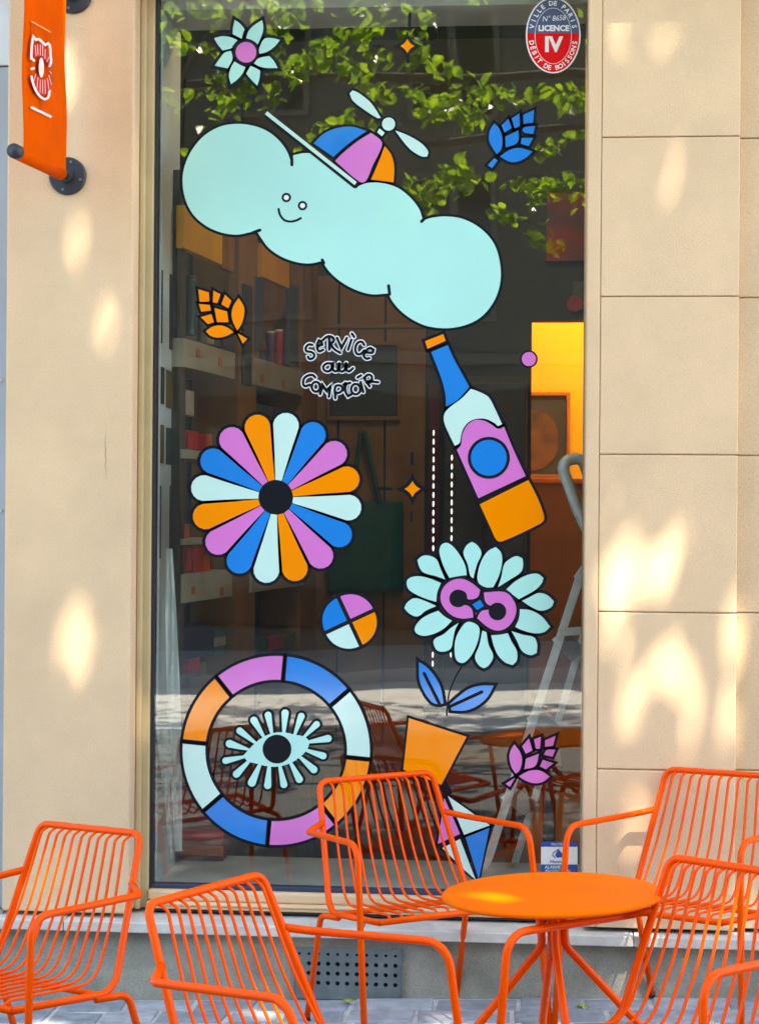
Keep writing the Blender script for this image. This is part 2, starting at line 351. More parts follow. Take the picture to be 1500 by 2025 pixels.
# ------------------------------------------------------------------ window stickers (vinyl on the street side of the glass)
def zz(x0, y0, s): return lambda pts: [(x0 + a / s, y0 + b / s) for a, b in pts]
def circ(cx, cy, r, n=36, ry=None, rot=0.0):
    ry = r if ry is None else ry; o = []
    for k in range(n):
        a = 2 * math.pi * k / n; x, y = r * math.cos(a), ry * math.sin(a)
        o.append((cx + x * math.cos(rot) - y * math.sin(rot), cy + x * math.sin(rot) + y * math.cos(rot)))
    return o
def smooth(pts, closed=True, sharp=58, sub=4):
    P = [Vector(p) for p in pts]; n = len(P); out = []
    def corner(i):
        if not closed and i in (0, n - 1): return True
        a, b, c = P[i - 1], P[i], P[(i + 1) % n]
        return (b - a).length < 1e-6 or (c - b).length < 1e-6 or (b - a).angle(c - b) > math.radians(sharp)
    cs = [corner(i) for i in range(n)]
    for i in range(n if closed else n - 1):
        p1, p2 = P[i], P[(i + 1) % n]; p0, p3 = P[i - 1], P[(i + 2) % n]; L = (p2 - p1).length
        def tan(prev, cur, nxt, c):
            if c: return (p2 - p1)
            d = (nxt - prev); return d.normalized() * L if d.length > 1e-6 else (p2 - p1)
        t1, t2 = tan(p0, p1, p2, cs[i]), tan(p1, p2, p3, cs[(i + 1) % n])
        for k in range(sub):
            t = k / sub; out.append((2 * t**3 - 3 * t * t + 1) * p1 + (t**3 - 2 * t * t + t) * t1 + (-2 * t**3 + 3 * t * t) * p2 + (t**3 - t * t) * t2)
    if not closed: out.append(P[-1])
    return [(p.x, p.y) for p in out]
class Sticker:
    def __init__(s, name, label, at, cat='window sticker', group=None, place=None):
        s.place = place if place else (lambda u, v, k: at_y(u, v, YG0 - 0.0006 - 0.0007 * k))
        s.o = s.place(at[0], at[1], 0); s.root = empty(name, tuple(s.o), label, cat, group); s.lines = []
    def fill(s, name, pts, m, k=1, line=3.2, sm=True, lk=0, parent=None):
        if sm: pts = smooth(pts)
        P = [s.place(u, v, k) - s.o for u, v in pts]; B = [s.place(u, v, k - 0.5) - s.o for u, v in pts]; n = len(P)
        f = [tuple(range(n))] + [(i, n + i, n + (i + 1) % n, (i + 1) % n) for i in range(n)]
        ob = mesh(name, P + B, f, V[m] if isinstance(m, str) else m, s.root)
        if line > 0: s.stroke(pts, line, lk, closed=True, parent=ob)
        return ob
    def stroke(s, pts, wd, k=0, closed=False, key='outline', parent=None):
        """a band of half width wd along the line, with round joints, kept for the outline part"""
        v, f = [], []; s.lines.append((key, v, f, parent))
        Q = []
        for p in pts:
            p = Vector(p)
            if not Q or (p - Q[-1]).length > 0.25: Q.append(p)
        if closed and (Q[0] - Q[-1]).length < 0.25: Q.pop()
        n = len(Q); disc_at = [] if closed else [0, n - 1]
        for i in range(n):
            a = Q[i - 1] if (closed or i > 0) else None; c = Q[(i + 1) % n] if (closed or i < n - 1) else None
            d1 = (Q[i] - a).normalized() if a is not None else (c - Q[i]).normalized(); d2 = (c - Q[i]).normalized() if c is not None else d1
            m_ = Vector((-d1.y - d2.y, d1.x + d2.x)); m_ = m_.normalized() if m_.length > 1e-3 else Vector((-d1.y, d1.x))
            cs = max(0.45, m_.dot(Vector((-d1.y, d1.x)))); o_ = m_ * (wd / cs)
            if d1.dot(d2) < 0.72: disc_at.append(i)
            v.extend([s.place(Q[i].x - o_.x, Q[i].y - o_.y, k) - s.o, s.place(Q[i].x + o_.x, Q[i].y + o_.y, k) - s.o])
        for i in range(n if closed else n - 1):
            j = (i + 1) % n; f.append((2 * i, 2 * i + 1, 2 * j + 1, 2 * j))
        for q_, i in enumerate(disc_at):
            i0 = len(v); kk = k - 0.10 - 0.02 * (q_ % 8)
            v.extend([s.place(Q[i].x + wd * math.cos(a * math.pi / 6), Q[i].y + wd * math.sin(a * math.pi / 6), kk) - s.o for a in range(12)]); f.append(tuple(range(i0, i0 + 12)))
    def done(s, mats=None):
        for key, v, f, par in s.lines: mesh(key, v, f, (mats or {}).get(key, M_INK), par or s.root)
        return s.root

# small eight-petal flower
z = zz(400, 20, 8.333)
d = Sticker('flower_sticker', 'small ice-blue pointed flower sticker with pink centre, top corner of the window', (487, 103))
for pts in ([(535,160),(620,220),(697,312),(668,390),(650,472),(500,395),(508,280)], [(985,165),(1005,280),(985,400),(915,565),(830,500),(722,462),(760,350),(850,250)],
            [(1280,492),(1200,590),(1080,680),(942,722),(935,640),(1020,475),(1150,462)], [(1240,955),(1100,955),(960,935),(850,880),(925,795),(1100,755),(1180,840)],
            [(905,1245),(800,1140),(722,1045),(795,920),(870,950),(955,1000),(940,1130)], [(472,1220),(440,1080),(470,950),(530,845),(620,900),(712,940),(660,1050),(570,1150)],
            [(205,915),(300,780),(370,700),(475,672),(500,800),(420,960),(320,940)], [(195,462),(330,430),(460,445),(580,495),(500,590),(485,625),(335,665),(250,560)]):
    d.fill('petal', z(pts), 'ice', 1, 6.0)
d.fill('centre_ring', circ(486.4, 103.4, 25), 'ink', 2, 0); d.fill('centre', circ(486.4, 103.4, 20.4), 'pink', 3, 0)
d.done()
# sparkles
def sparkle(label, cx, cy, r, dash):
    d = Sticker('sparkle_sticker', label, (cx, cy), group='sparkle stickers')
    def star(r, q, n=6):
        o = []
        for k in range(4):
            a = k * math.pi / 2 - math.pi / 2; b = a + math.pi / 2
            p0, p1 = Vector((math.cos(a), math.sin(a))) * r, Vector((math.cos(b), math.sin(b))) * r; c = (p0 + p1) * q
            for i in range(n):
                t = i / n; o.append(tuple(p0 * (1 - t)**2 + c * 2 * t * (1 - t) + p1 * t * t))
        return [(cx + a, cy + b) for a, b in o]
    d.fill('black_star', star(r * 2.1, 0.20), 'ink', 1, 0, sm=False)
    d.fill('orange_star', star(r, 0.32), 'orange', 2, 0, sm=False)
    for a, b, wd in dash: d.stroke([a, b], wd, 1, key='dash')
    d.done()
sparkle('orange four-point sparkle sticker among the reflected leaves at the window top', 805, 91, 14, [((810, 27), (809, 50), 3.2), ((738, 91), (758, 91), 2.4), ((855, 90), (872, 90), 2.4), ((806, 118), (806, 122), 3)])
sparkle('orange four-point sparkle sticker between the large flower and the bottle', 815, 967, 16, [((814, 897), (814, 918), 2.8), ((750, 966), (774, 967), 2.6), ((852, 968), (872, 968), 2.0), ((813, 1012), (813, 1030), 2.2)])
# cloud wearing a propeller cap
d = Sticker('cloud_sticker', 'long ice-blue smiling cloud sticker wearing a striped propeller cap', (680, 440))
cl = [(576,322),(566,297),(549,275),(526,258),(498,248),(468,245),(436,250),(404,268),(380,296),(366,326),(361,356),(366,392),(382,424),(408,447),(438,460),(470,464),(506,458),(514,467),(530,489),(555,507),(585,518),(612,521),(637,516),(650,536),(675,558),(705,574),(735,582),(768,580),(773,592),(790,613),(815,632),(845,645),(885,649),(925,641),(955,623),(978,592),(989,555),(987,515),(975,480),(950,452),(915,433),(880,428),(852,431),(836,436),(828,413),(810,390),(785,371),(755,362),(725,362),(704,369),(697,366),(655,336),(618,305),(600,303),(580,307)]
d.fill('cloud', cl, 'ice', 1, 5.2, sm=True)
for st in ([(575, 302), (577, 315), (577, 326)], [(500, 460), (514, 455)], [(768, 565), (770, 582)], [(637, 514), (640, 520)], [(838, 433), (833, 438)]): d.stroke(st, 3.0, 2, key='crease')
z = zz(340, 200, 3.75)
for c in ((848, 715), (968, 775)):
    (a, b), = z([c]); d.fill('eye', circ(a, b, 9.3), 'ink', 2, 0, sm=False); d.fill('eye_white', circ(a, b, 5.0), 'white', 3, 0, sm=False)
d.stroke(smooth(z([(790, 800), (800, 840), (830, 880), (875, 893), (920, 885), (955, 868)]), False), 2.2, 2, key='mouth')
z = zz(560, 150, 2.885)
for n_, c, pts in (('cap_panel', 'blue', [(172,385),(230,330),(300,300),(390,290),(475,315),(380,380),(285,462)]), ('cap_panel', 'pink', [(500,325),(560,375),(555,420),(510,510),(470,600),(435,605),(295,485),(340,440),(420,375)]),
                  ('cap_panel', 'orange', [(578,400),(615,450),(632,520),(628,608),(560,598),(500,592),(540,500)]), ('propeller_neck', 'pale', [(548,300),(578,325),(562,345),(535,322)]),
                  ('propeller_blade', 'pale', [(378,100),(395,83),(430,98),(500,155),(556,240),(535,240),(450,185),(395,140)]), ('propeller_blade', 'pale', [(638,312),(700,335),(780,380),(825,430),(820,460),(790,460),(730,425),(680,370)])):
    d.fill(n_, z(pts), c, 1, 4.6)
(a, b), = z([(600, 275)]); d.fill('propeller_hub', circ(a, b, 13), 'pale', 3, 3.6, sm=False, lk=2)
bx, by = Vector((703, 363)) - Vector((526, 223)), None
nn = Vector((-bx.y, bx.x)).normalized() * 3.6
d.fill('cap_brim', [(526 + nn.x, 223 + nn.y), (526 - nn.x, 223 - nn.y), (703 - nn.x, 363 - nn.y), (703 + nn.x, 363 + nn.y)], 'pale', 3, 0, sm=False)
d.stroke([(530, 229), (702, 366)], 6.6, 2, key='brim_outline')
d.done()
# hops
def hop(label, z, pieces, col, line):
    d = Sticker('hop_sticker', label, z([(600, 900)])[0] if z([(0, 0)])[0][0] < 950 or True else None, group='hop cone stickers')
    for n_, pts in pieces: d.fill(n_, z(pts), col, 1, line)
    d.done()
hop('blue hop cone sticker high beside the cream jamb', zz(960, 180, 12.5), [('leaf', [(210,800),(310,900),(390,1080),(410,1250),(370,1450),(270,1560),(160,1400),(80,1220),(90,1020),(140,900)]),
    ('scale', [(555,690),(640,910),(460,1025),(390,850)]), ('scale', [(825,555),(835,860),(710,925),(640,680)]), ('scale', [(1190,470),(1165,780),(930,810),(925,590)]), ('scale', [(1215,865),(1170,1060),(960,1030),(900,980),(940,900)]),
    ('scale', [(1165,1160),(1060,1360),(860,1300),(880,1160)]), ('scale', [(800,975),(810,1200),(730,1310),(490,1390),(480,1130)]),
    ('leaf', [(1150,1500),(1000,1640),(800,1740),(600,1750),(350,1620),(560,1470),(760,1410),(950,1430)]), ('stem', [(210,1660),(290,1720),(150,1910),(50,1830)])], 'blue', 5.4)
hop('orange hop cone sticker below the cloud, in front of the shelves', zz(360, 440, 5), [('scale', [(160,660),(265,690),(270,780),(175,785)]), ('scale', [(310,672),(380,710),(350,795),(305,790)]), ('scale', [(425,712),(488,775),(455,848),(388,808)]),
    ('scale', [(165,805),(275,815),(285,870),(190,882)]), ('scale', [(320,845),(445,880),(460,985),(345,985)]), ('scale', [(290,905),(315,985),(255,1005),(185,935)]),
    ('leaf', [(560,745),(610,830),(615,900),(590,1000),(545,1068),(500,970),(490,890),(510,820)]), ('leaf', [(235,1075),(300,1030),(380,1018),(450,1040),(510,1085),(430,1125),(350,1138),(280,1120)]), ('stem', [(550,1095),(645,1150),(600,1200)])], 'orange', 5.0)
hop('pink hop cone sticker low on the window, in front of the ladder', zz(960, 1380, 5.06), [('leaf', [(285,465),(340,540),(362,620),(340,720),(300,760),(255,690),(235,590),(250,520)]), ('scale', [(430,405),(465,525),(400,560),(362,485)]),
    ('scale', [(550,390),(540,510),(500,508),(482,415)]), ('scale', [(697,380),(672,480),(592,490),(592,425)]), ('scale', [(697,520),(665,590),(580,570),(610,522)]), ('scale', [(675,655),(600,715),(540,685),(570,620)]),
    ('scale', [(530,560),(495,680),(385,715),(400,610)]), ('leaf', [(640,790),(570,840),(490,855),(400,830),(330,785),(420,735),(500,722),(570,740)]), ('stem', [(292,800),(240,892),(198,860)])], 'pink', 5.2)
# the hand-drawn words
d = Sticker('lettering_sticker', 'dark hand-drawn words service au comptoir with a white edge on the glass', (668, 725), cat='lettering')
z = zz(580, 640, 8.333)
LET = [[(310,350),(250,345),(205,395),(215,450),(300,470),(345,515),(325,565),(265,580),(240,545)], [(400,375),(475,345),(455,290),(420,275),(395,330),(392,405),(425,455),(490,430)],
       [(590,430),(590,235)], [(485,270),(560,212),(640,222),(662,285),(600,335)], [(610,340),(680,425),(770,482)], [(720,235),(790,405),(880,235)], [(955,265),(900,430)], [(962,165),(1000,218)],
       [(1165,350),(1125,300),(1060,315),(1020,400),(1040,490),(1100,500),(1165,440)], [(1185,470),(1300,478),(1318,430),(1260,402),(1190,450),(1160,530),(1200,575),(1250,568)],
       [(650,655),(540,660),(490,720),(530,780),(605,770),(650,665)], [(655,655),(650,750),(700,785),(745,740),(752,650)], [(752,650),(750,750),(800,788),(855,745),(868,650)], [(868,650),(870,750),(915,785),(980,735)],
       [(360,885),(320,850),(250,850),(180,900),(160,980),(190,1030),(270,1005)], circ(370, 1040, 68, 14, 80) + [(438, 1040)], [(440,1165),(480,1010),(545,1110),(610,1030),(585,1205)],
       [(690,1230),(690,1040),(770,1020),(810,1070),(770,1130),(690,1145)], [(855,975),(862,1130),(900,1195),(955,1165)], [(825,1000),(935,975)], circ(1025, 1080, 75, 14, 85) + [(1100, 1080)], [(1105,960),(1150,1125)], [(1055,888),(1112,852)],
       [(1165,905),(1255,1035)], [(1170,890),(1230,842),(1290,872),(1270,945),(1200,972)], [(1235,955),(1310,958),(1395,965)]]
for st in LET:
    p = smooth(z(st), False, 80, 6); d.stroke(p, 4.7, 1, key='white_edge'); d.stroke(p, 2.5, 2, key='letter_stroke')
d.done({'white_edge': V['grey'], 'letter_stroke': M_INK})
# bottle
d = Sticker('bottle_sticker', 'tilted blue, pink and orange bottle sticker below the cloud', (960, 870))
z = zz(800, 620, 3.75)
for n_, c, pts in (('cap', 'orange', [(150,205),(285,152),(302,202),(168,262)]), ('neck', 'blue', [(195,285),(318,235),(360,330),(420,440),(478,545),(430,600),(380,650),(305,690),(300,600),(270,480)]),
                  ('shoulder', 'pale', [(490,558),(560,585),(620,620),(660,690),(720,820),(690,835),(660,810),(600,782),(540,780),(480,800),(435,850),(415,910),(405,960),(370,980),(330,900),(290,800),(295,740),(340,690),(420,630)]),
                  ('body_label', 'pink', [(690,855),(735,840),(800,1000),(895,1205),(545,1370),(460,1180),(385,1010),(415,975),(425,900),(460,830),(520,790),(590,795),(645,825)]),
                  ('base', 'orange', [(915,1235),(980,1360),(1025,1480),(1030,1530),(1000,1560),(720,1690),(680,1680),(640,1600),(555,1415)])):
    d.fill(n_, z(pts), c, 1, 5.8)
(a, b), = z([(622, 1070)]); d.fill('label_ring', circ(a, b, 41.5), 'ink', 2, 0, sm=False); d.fill('label_spot', circ(a, b, 35.5), 'blue', 3, 0, sm=False)
d.done()
d = Sticker('dot_sticker', 'small round pink dot sticker beside the yellow doorway', (1045, 710))
d.fill('dot_edge', circ(1045, 710, 17.5), 'ink', 1, 0, sm=False); d.fill('dot', circ(1045, 710, 14), 'pink', 2, 0, sm=False); d.done()
# sixteen-petal flower
d = Sticker('flower_sticker', 'large round sixteen-petal flower sticker in blue, pink, orange and white', (546, 984))
for k in range(16):
    a = math.radians(7.7 + 22.5 * k); ca, sa = math.sin(a), -math.cos(a)
    loc = [(33, -6), (85, -14.5), (136, -24)] + [(144 + 25.5 * math.sin(t * math.pi / 8) , -25.5 * math.cos(t * math.pi / 8)) for t in range(0, 9)] + [(136, 24), (85, 14.5), (33, 6)]
    d.fill('petal', [(546 + r * ca - s_ * sa, 984.5 + r * sa + s_ * ca) for r, s_ in loc], ('pale', 'blue', 'pink', 'orange')[k % 4], 1, 6.2, sm=False)
d.fill('centre', circ(545, 983, 34), 'ink', 2, 0, sm=False); d.done()
# quartered ball
d = Sticker('ball_sticker', 'small ball sticker quartered in blue, pink, orange and white', (691, 1229))
d.fill('disc_edge', circ(691, 1229, 59.5), 'ink', 0.5, 0, sm=False)
for a0, c in ((-115, 'pink'), (-25, 'orange'), (65, 'pale'), (155, 'blue')):
    am = math.radians(a0 + 45); ox, oy = 691 + 5.6 * math.cos(am), 1229 + 5.6 * math.sin(am)
    d.fill('quarter', [(ox, oy)] + [(ox + 48.5 * math.cos(math.radians(a0 + t * 9)), oy + 48.5 * math.sin(math.radians(a0 + t * 9))) for t in range(11)], c, 1.5, 0, sm=False)
d.done()
# daisy with the double centre, its leaves and pot
d = Sticker('daisy_sticker', 'ice-blue daisy sticker with a pink double-eye centre above the flowerpot', (948, 1195))
z = zz(800, 1060, 4.839)
PET = [[(330,150),(350,85),(400,65),(460,100),(530,190),(580,290),(592,375),(540,380),(425,400),(370,290)], [(560,165),(590,90),(640,55),(690,85),(732,165),(690,270),(655,405),(625,380),(600,270)],
 [(870,105),(920,160),(930,250),(900,380),(845,490),(770,490),(700,440),(700,340),(740,220),(800,140)], [(950,270),(1010,215),(1070,192),(1125,215),(1130,280),(1110,345),(1000,420),(890,490),(920,400)],
 [(970,510),(1060,430),(1180,370),(1270,362),(1325,400),(1310,450),(1240,520),(1090,605),(1030,560)], [(1120,620),(1200,580),(1280,545),(1360,565),(1425,625),(1400,680),(1305,715),(1210,680)],
 [(1100,700),(1200,710),(1310,770),(1390,870),(1330,920),(1230,930),(1120,900),(1055,870),(1090,790)], [(1020,910),(1130,945),(1235,970),(1265,1040),(1260,1120),(1200,1140),(1120,1100),(1070,1000)],
 [(825,950),(900,945),(985,930),(1020,1010),(1070,1100),(1070,1190),(1030,1235),(960,1210),(890,1140),(850,1050)], [(740,905),(780,920),(800,1040),(845,1150),(800,1240),(755,1265),(710,1240),(670,1160),(710,1050)],
 [(560,850),(610,820),(690,850),(715,900),(700,1000),(650,1120),(590,1195),(540,1215),(490,1180),(475,1080),(490,970)], [(515,830),(480,900),(460,1000),(440,1075),(380,1105),(310,1095),(275,1030),(285,985),(370,940),(440,880)],
 [(320,715),(380,770),(450,810),(380,880),(280,935),(180,955),(110,930),(95,880),(150,800),(230,750)], [(90,595),(190,620),(300,670),(200,715),(120,770),(40,740),(-5,690),(20,640)],
 [(20,430),(60,395),(140,385),(250,410),(345,450),(310,540),(300,630),(200,600),(90,550),(30,500)], [(120,230),(170,190),(240,190),(305,225),(340,310),(385,415),(300,385),(180,350),(140,300)]]
for p in PET: d.fill('petal', z(p), 'ice', 1, 6.4)
for n_, p in (('centre_half', [(720,515),(700,580),(650,605),(600,605),(580,540),(510,515),(450,540),(425,600),(450,660),(510,680),(580,660),(640,700),(655,780),(550,790),(450,760),(370,680),(340,590),(370,490),(450,425),(550,410),(640,450)]),
            ('centre_half', [(755,540),(950,535),(1030,600),(1065,700),(1040,800),(970,880),(880,905),(790,870),(690,785),(730,720),(800,705),(820,770),(890,805),(950,770),(965,710),(940,660),(880,640),(820,665),(770,630)])):
    d.fill(n_, z(p), 'pink', 3, 5.0, lk=2)
for c in ((510, 597), (885, 722)):
    (a, b), = z([c]); d.fill('pupil', circ(a, b, 17.5), 'ink', 3.5, 0, sm=False)
d.fill('nose', z([(720,610),(755,670),(690,710),(645,655)]), 'blue', 3.6, 4.4, sm=False, lk=2.5)
d.done()
d = Sticker('leaf_pair_sticker', 'pair of blue leaves sticker between the daisy and the orange pot', (898, 1365))
d.fill('leaf', z([(135,1205),(210,1255),(290,1350),(345,1460),(370,1600),(330,1610),(260,1590),(180,1480),(140,1370)]), 'blue', 1, 6)
d.fill('leaf', z([(850,1432),(790,1540),(700,1620),(580,1670),(445,1668),(430,1610),(520,1530),(620,1460),(740,1430)]), 'blue', 1, 6)
d.stroke(z([(185,1315), (330,1605)]), 3.2, 2, key='vein'); d.stroke(z([(735,1492), (440,1628)]), 3.2, 2, key='vein')
d.stroke(smooth(z([(560,1225),(490,1340),(425,1500),(402,1650),(400,1720)]), False), 1.5, 0.4, key='stem')
d.done()
d = Sticker('pot_sticker', 'plain orange flowerpot sticker tilted behind the middle chair', (858, 1485))
d.fill('pot', [(808, 1420), (922, 1457), (872, 1552), (845, 1541), (797, 1522)], 'orange', 1, 4.5, sm=False); d.done()
# ring around the open eye
d = Sticker('eye_ring_sticker', 'big ring sticker in eight coloured segments round an ice-blue lashed eye', (546, 1484))
cxr, cyr = 546.0, 1484.0
d.fill('ring_edge', circ(cxr, cyr, 193, 72) , 'ink', 0, 0, sm=False) if False else None
for i, c in enumerate(('blue', 'pale', 'orange', 'pink', 'blue', 'pale', 'orange', 'pink')):
    a0 = -84.5 + 45 * i; g0 = 1.4
    o = [(cxr + 185 * math.cos(math.radians(a0 + g0 + t * (45 - 2 * g0) / 12)), cyr + 187 * math.sin(math.radians(a0 + g0 + t * (45 - 2 * g0) / 12))) for t in range(13)]
    g1 = 1.9
    o += [(cxr + 140 * math.cos(math.radians(a0 + g1 + t * (45 - 2 * g1) / 12)), cyr + 140 * math.sin(math.radians(a0 + g1 + t * (45 - 2 * g1) / 12))) for t in range(12, -1, -1)]
    d.fill('ring_segment', o, c, 1, 6.0, sm=False)
z = zz(430, 1390, 6.25)
for (bx_, by_), (tx, ty), r in (((560,400),(450,215),45),((670,380),(625,150),42),((820,360),(835,125),45),((960,375),(1035,165),42),((1100,390),(1225,265),40),((1140,480),(1365,440),45),((1110,590),(1305,655),42),((1030,680),(1190,825),45),((905,745),(1010,945),45),((770,780),(820,1010),43),((640,780),(620,1020),45),((520,770),(425,985),50),((380,730),(235,880),45),((310,670),(100,715),40),((330,560),(150,505),48),((450,480),(275,345),42)):
    c0 = Vector((735, 580)); dd = (Vector((tx, ty)) - Vector((bx_, by_))).normalized(); nn = Vector((-dd.y, dd.x)); b0 = Vector((bx_, by_)) - dd * 60
    th0 = math.atan2(nn.y, nn.x)
    tip = [(tx + r * math.cos(th0 - t * math.pi / 8), ty + r * math.sin(th0 - t * math.pi / 8)) for t in range(9)]
    d.fill('lash', z([tuple(b0 + nn * 14)] + tip + [tuple(b0 - nn * 14)]), 'ice', 2, 4.8, sm=False, lk=1)
d.fill('eyeball', z([(320,650),(420,540),(550,430),(700,370),(830,365),(960,395),(1080,420),(1140,480),(1110,570),(1030,660),(900,745),(760,785),(620,785),(480,750),(370,720)]), 'ice', 2.6, 0)
(a, b), = z([(735, 571)]); d.fill('pupil', circ(a, b, 28.4), 'ink', 3.4, 0, sm=False)
d.done()
# kite
d = Sticker('kite_sticker', 'diamond kite sticker in pink, blue and white behind the middle chair arm', (914, 1655))
for c, p in (('pale', [(885, 1574), (968, 1632), (917, 1651)]), ('blue', [(967, 1637), (920, 1656), (946, 1740)]), ('pale', [(909, 1659), (874, 1677), (917, 1720), (940, 1740)]), ('pink', [(878, 1578), (909, 1649), (865, 1669)])):
    d.fill('sail', p, c, 1, 5.0, sm=False)
d.stroke([(872, 1548), (884, 1566)], 9, 0.6, key='knot'); d.done()

# text as flat print
def glyphs(txt, size, bold=0.0, shear=0.0):
    cu = bpy.data.curves.new('t', 'FONT'); cu.body = txt; cu.size = size; cu.offset = bold; cu.shear = shear; cu.align_x = 'CENTER'; cu.resolution_u = 2
    o = bpy.data.objects.new('t', cu); COL.objects.link(o); dg = bpy.context.evaluated_depsgraph_get()
    me = bpy.data.meshes.new_from_object(o.evaluated_get(dg)); bpy.data.objects.remove(o); bpy.data.curves.remove(cu)
    vs = [(v.co.x, v.co.y) for v in me.vertices]; fs = [tuple(p.vertices) for p in me.polygons]; bpy.data.meshes.remove(me); return vs, fs
def put_text(d, name, txt, u, v, size, k, m, rot=0.0, bold=0.0, sx=1.0, shear=0.0):
    vs, fs = glyphs(txt, size, bold, shear)
    c, s_ = math.cos(rot), math.sin(rot); P = []
    for x, y in vs:
        x *= sx; y -= size * 0.35; P.append(d.place(u + x * c + y * s_, v + x * s_ - y * c, k) - d.o)
    return mesh(name, P, fs, m, d.root)
# oval licence plate sticker
ocx, ocy, orx, ory = 1093.0, 70.0, 53.0, 74.0
d = Sticker('licence_sticker', 'oval red and navy licence IV sticker in the upper window corner', (ocx, ocy))
d.fill('rim', circ(ocx, ocy, orx + 1.2, 60, ory + 1.2), 'white', 1, 0, sm=False)
yb = 65.5
ell = lambda rx, ry, up_: [(ocx + rx * math.cos(t), ocy + ry * math.sin(t)) for t in ([math.asin((yb - ocy) / ry) - i * (math.pi + 2 * math.asin((yb - ocy) / ry)) / 40 for i in range(41)] if up_ else [math.asin((yb - ocy) / ry) + i * (math.pi - 2 * math.asin((yb - ocy) / ry)) / 40 for i in range(41)])]
d.fill('upper_field', ell(orx - 1.6, ory - 1.6, True), 'navy', 1.8, 0, sm=False); d.fill('lower_field', ell(orx - 1.6, ory - 1.6, False), 'red', 1.8, 0, sm=False)
d.stroke([(ocx + 36 * math.cos(t * math.pi / 24), ocy + 1 + 55 * math.sin(t * math.pi / 24)) for t in range(-24, 25)], 0.45, 2.4, key='inner_line')
for txt, a0, a1, flip in (('VILLE DE PARIS', 196, 344, False), ('DÉBIT DE BOISSONS', 167, 13, True)):
    for i, chx in enumerate(txt):
        if chx == ' ': continue
        t = math.radians(a0 + (a1 - a0) * i / (len(txt) - 1)); rx, ry = 43.5, 64.0
        u, v = ocx + rx * math.cos(t), ocy + ry * math.sin(t)
        nx, ny = math.cos(t) / rx, math.sin(t) / ry; rot = math.atan2(nx, -ny) if not flip else math.atan2(-nx, ny)
        put_text(d, 'letter', chx, u, v, 13.0, 3, V['white'], rot, 0.35)
put_text(d, 'number', 'N° 8658', ocx + 1, 36, 15, 3, V['white'], -0.06, 0.0, 0.9, 0.25)
put_text(d, 'licence_word', 'LICENCE', ocx + 1, 55.5, 15.5, 3, V['white'], 0, 0.7, 1.0)
put_text(d, 'numeral', 'IV', ocx, 87, 41, 3, V['white'], 0, 1.6, 1.0)
d.done({'inner_line': V['white']})
# small square sticker at the foot of the pane
d = Sticker('notice_sticker', 'small square blue and white notice sticker at the bottom corner of the window', (1104, 1697))
d.fill('sheet', [(1069, 1664), (1141, 1664), (1141, 1730), (1069, 1730)], 'white', 1, 0, sm=False)
d.fill('top_band', [(1069, 1664), (1141, 1664), (1141, 1674.5), (1069, 1674.5)], 'cobalt', 2, 0, sm=False)
d.fill('lower_band', [(1069, 1709.5), (1141, 1709.5), (1141, 1727.5), (1069, 1727.5)], 'cobalt', 2, 0, sm=False)
d.fill('drop', [(1104, 1680), (1112, 1690), (1111, 1695), (1101, 1696), (1097, 1692), (1099, 1686)], 'cobalt', 2, 0)
d.stroke(smooth([(1104, 1679), (1094, 1686), (1092, 1692), (1097, 1696)], False), 0.9, 2, key='drop_line')
put_text(d, 'brand_word', 'Huon', 1098, 1703.5, 8.5, 2, V['cobalt'], 0, 0.2, 1.2)
put_text(d, 'notice_word', 'ALARME', 1092, 1714.5, 8.5, 3, V['pale'], 0, 0.3, 1.0)
put_text(d, 'notice_word', 'PROTECTION', 1102, 1722.5, 8.0, 3, V['pale'], 0, 0.1, 1.0)
put_text(d, 'notice_word', 'PROTÉGÉ', 1104, 1669.5, 7.0, 3, V['pale'], 0, 0.1, 1.0)
d.done({'drop_line': V['cobalt']})

# ------------------------------------------------------------------ banner sign hung square to the wall
pb = at_y(135, 349, 0); pt = at_y(146, -9, 0); XB = pb.x - 0.004
sign = empty('banner_sign', tuple(pb), 'orange cloth banner with a white eye emblem on two round wall brackets', 'sign')
SO = Vector(pb)
def disc(name, c, r, h, m, parent, off, n=36):
    v, f = [], []; tube_into(v, f, [Vector((c[0], 0.0, c[2])) - off, Vector((c[0], -h * .7, c[2])) - off, Vector((c[0], -h, c[2])) - off], [r, r, r * .93], n); return mesh(name, v, f, m, parent)
M_RIVET = mat('dull_rivet', (0.16, 0.17, 0.18), 0.5, metal=0.4)
endp = at_x(32, 300, XB)
for c, e in ((pb, endp), (pt, Vector((XB, endp.y, pt.z + (endp.z - pb.z))))):
    pl = disc('bracket_plate', c, 0.066, 0.014, M_DARKMET, sign, SO)
    disc('boss', c, 0.026, 0.028, M_DARKMET, sign, SO)
    for k in range(4):
        a = math.pi / 4 + k * math.pi / 2 + .5; p = Vector((c.x + .05 * math.cos(a), -.014, c.z + .05 * math.sin(a)))
        rv, rf = [], []; tube_into(rv, rf, [p - SO, p + Vector((0, -.004, 0)) - SO], .005, 10); mesh('bolt', rv, rf, M_RIVET, pl)
    st = Vector((XB, -.01, c.z)); dirn = (e - st).normalized()
    tube('arm', [st - SO, e - dirn * .01 - SO], 0.013, M_DARKMET, sign, 12)
    tube('end_cap', [e - dirn * .012 - SO, e + dirn * .022 - SO], 0.0235, M_DARKMET, sign, 20)
    tube('banner_hem', [st + dirn * .075 - SO, e - dirn * .014 - SO], 0.0235 if c is pb else .02, M_BANNER, sign, 18)
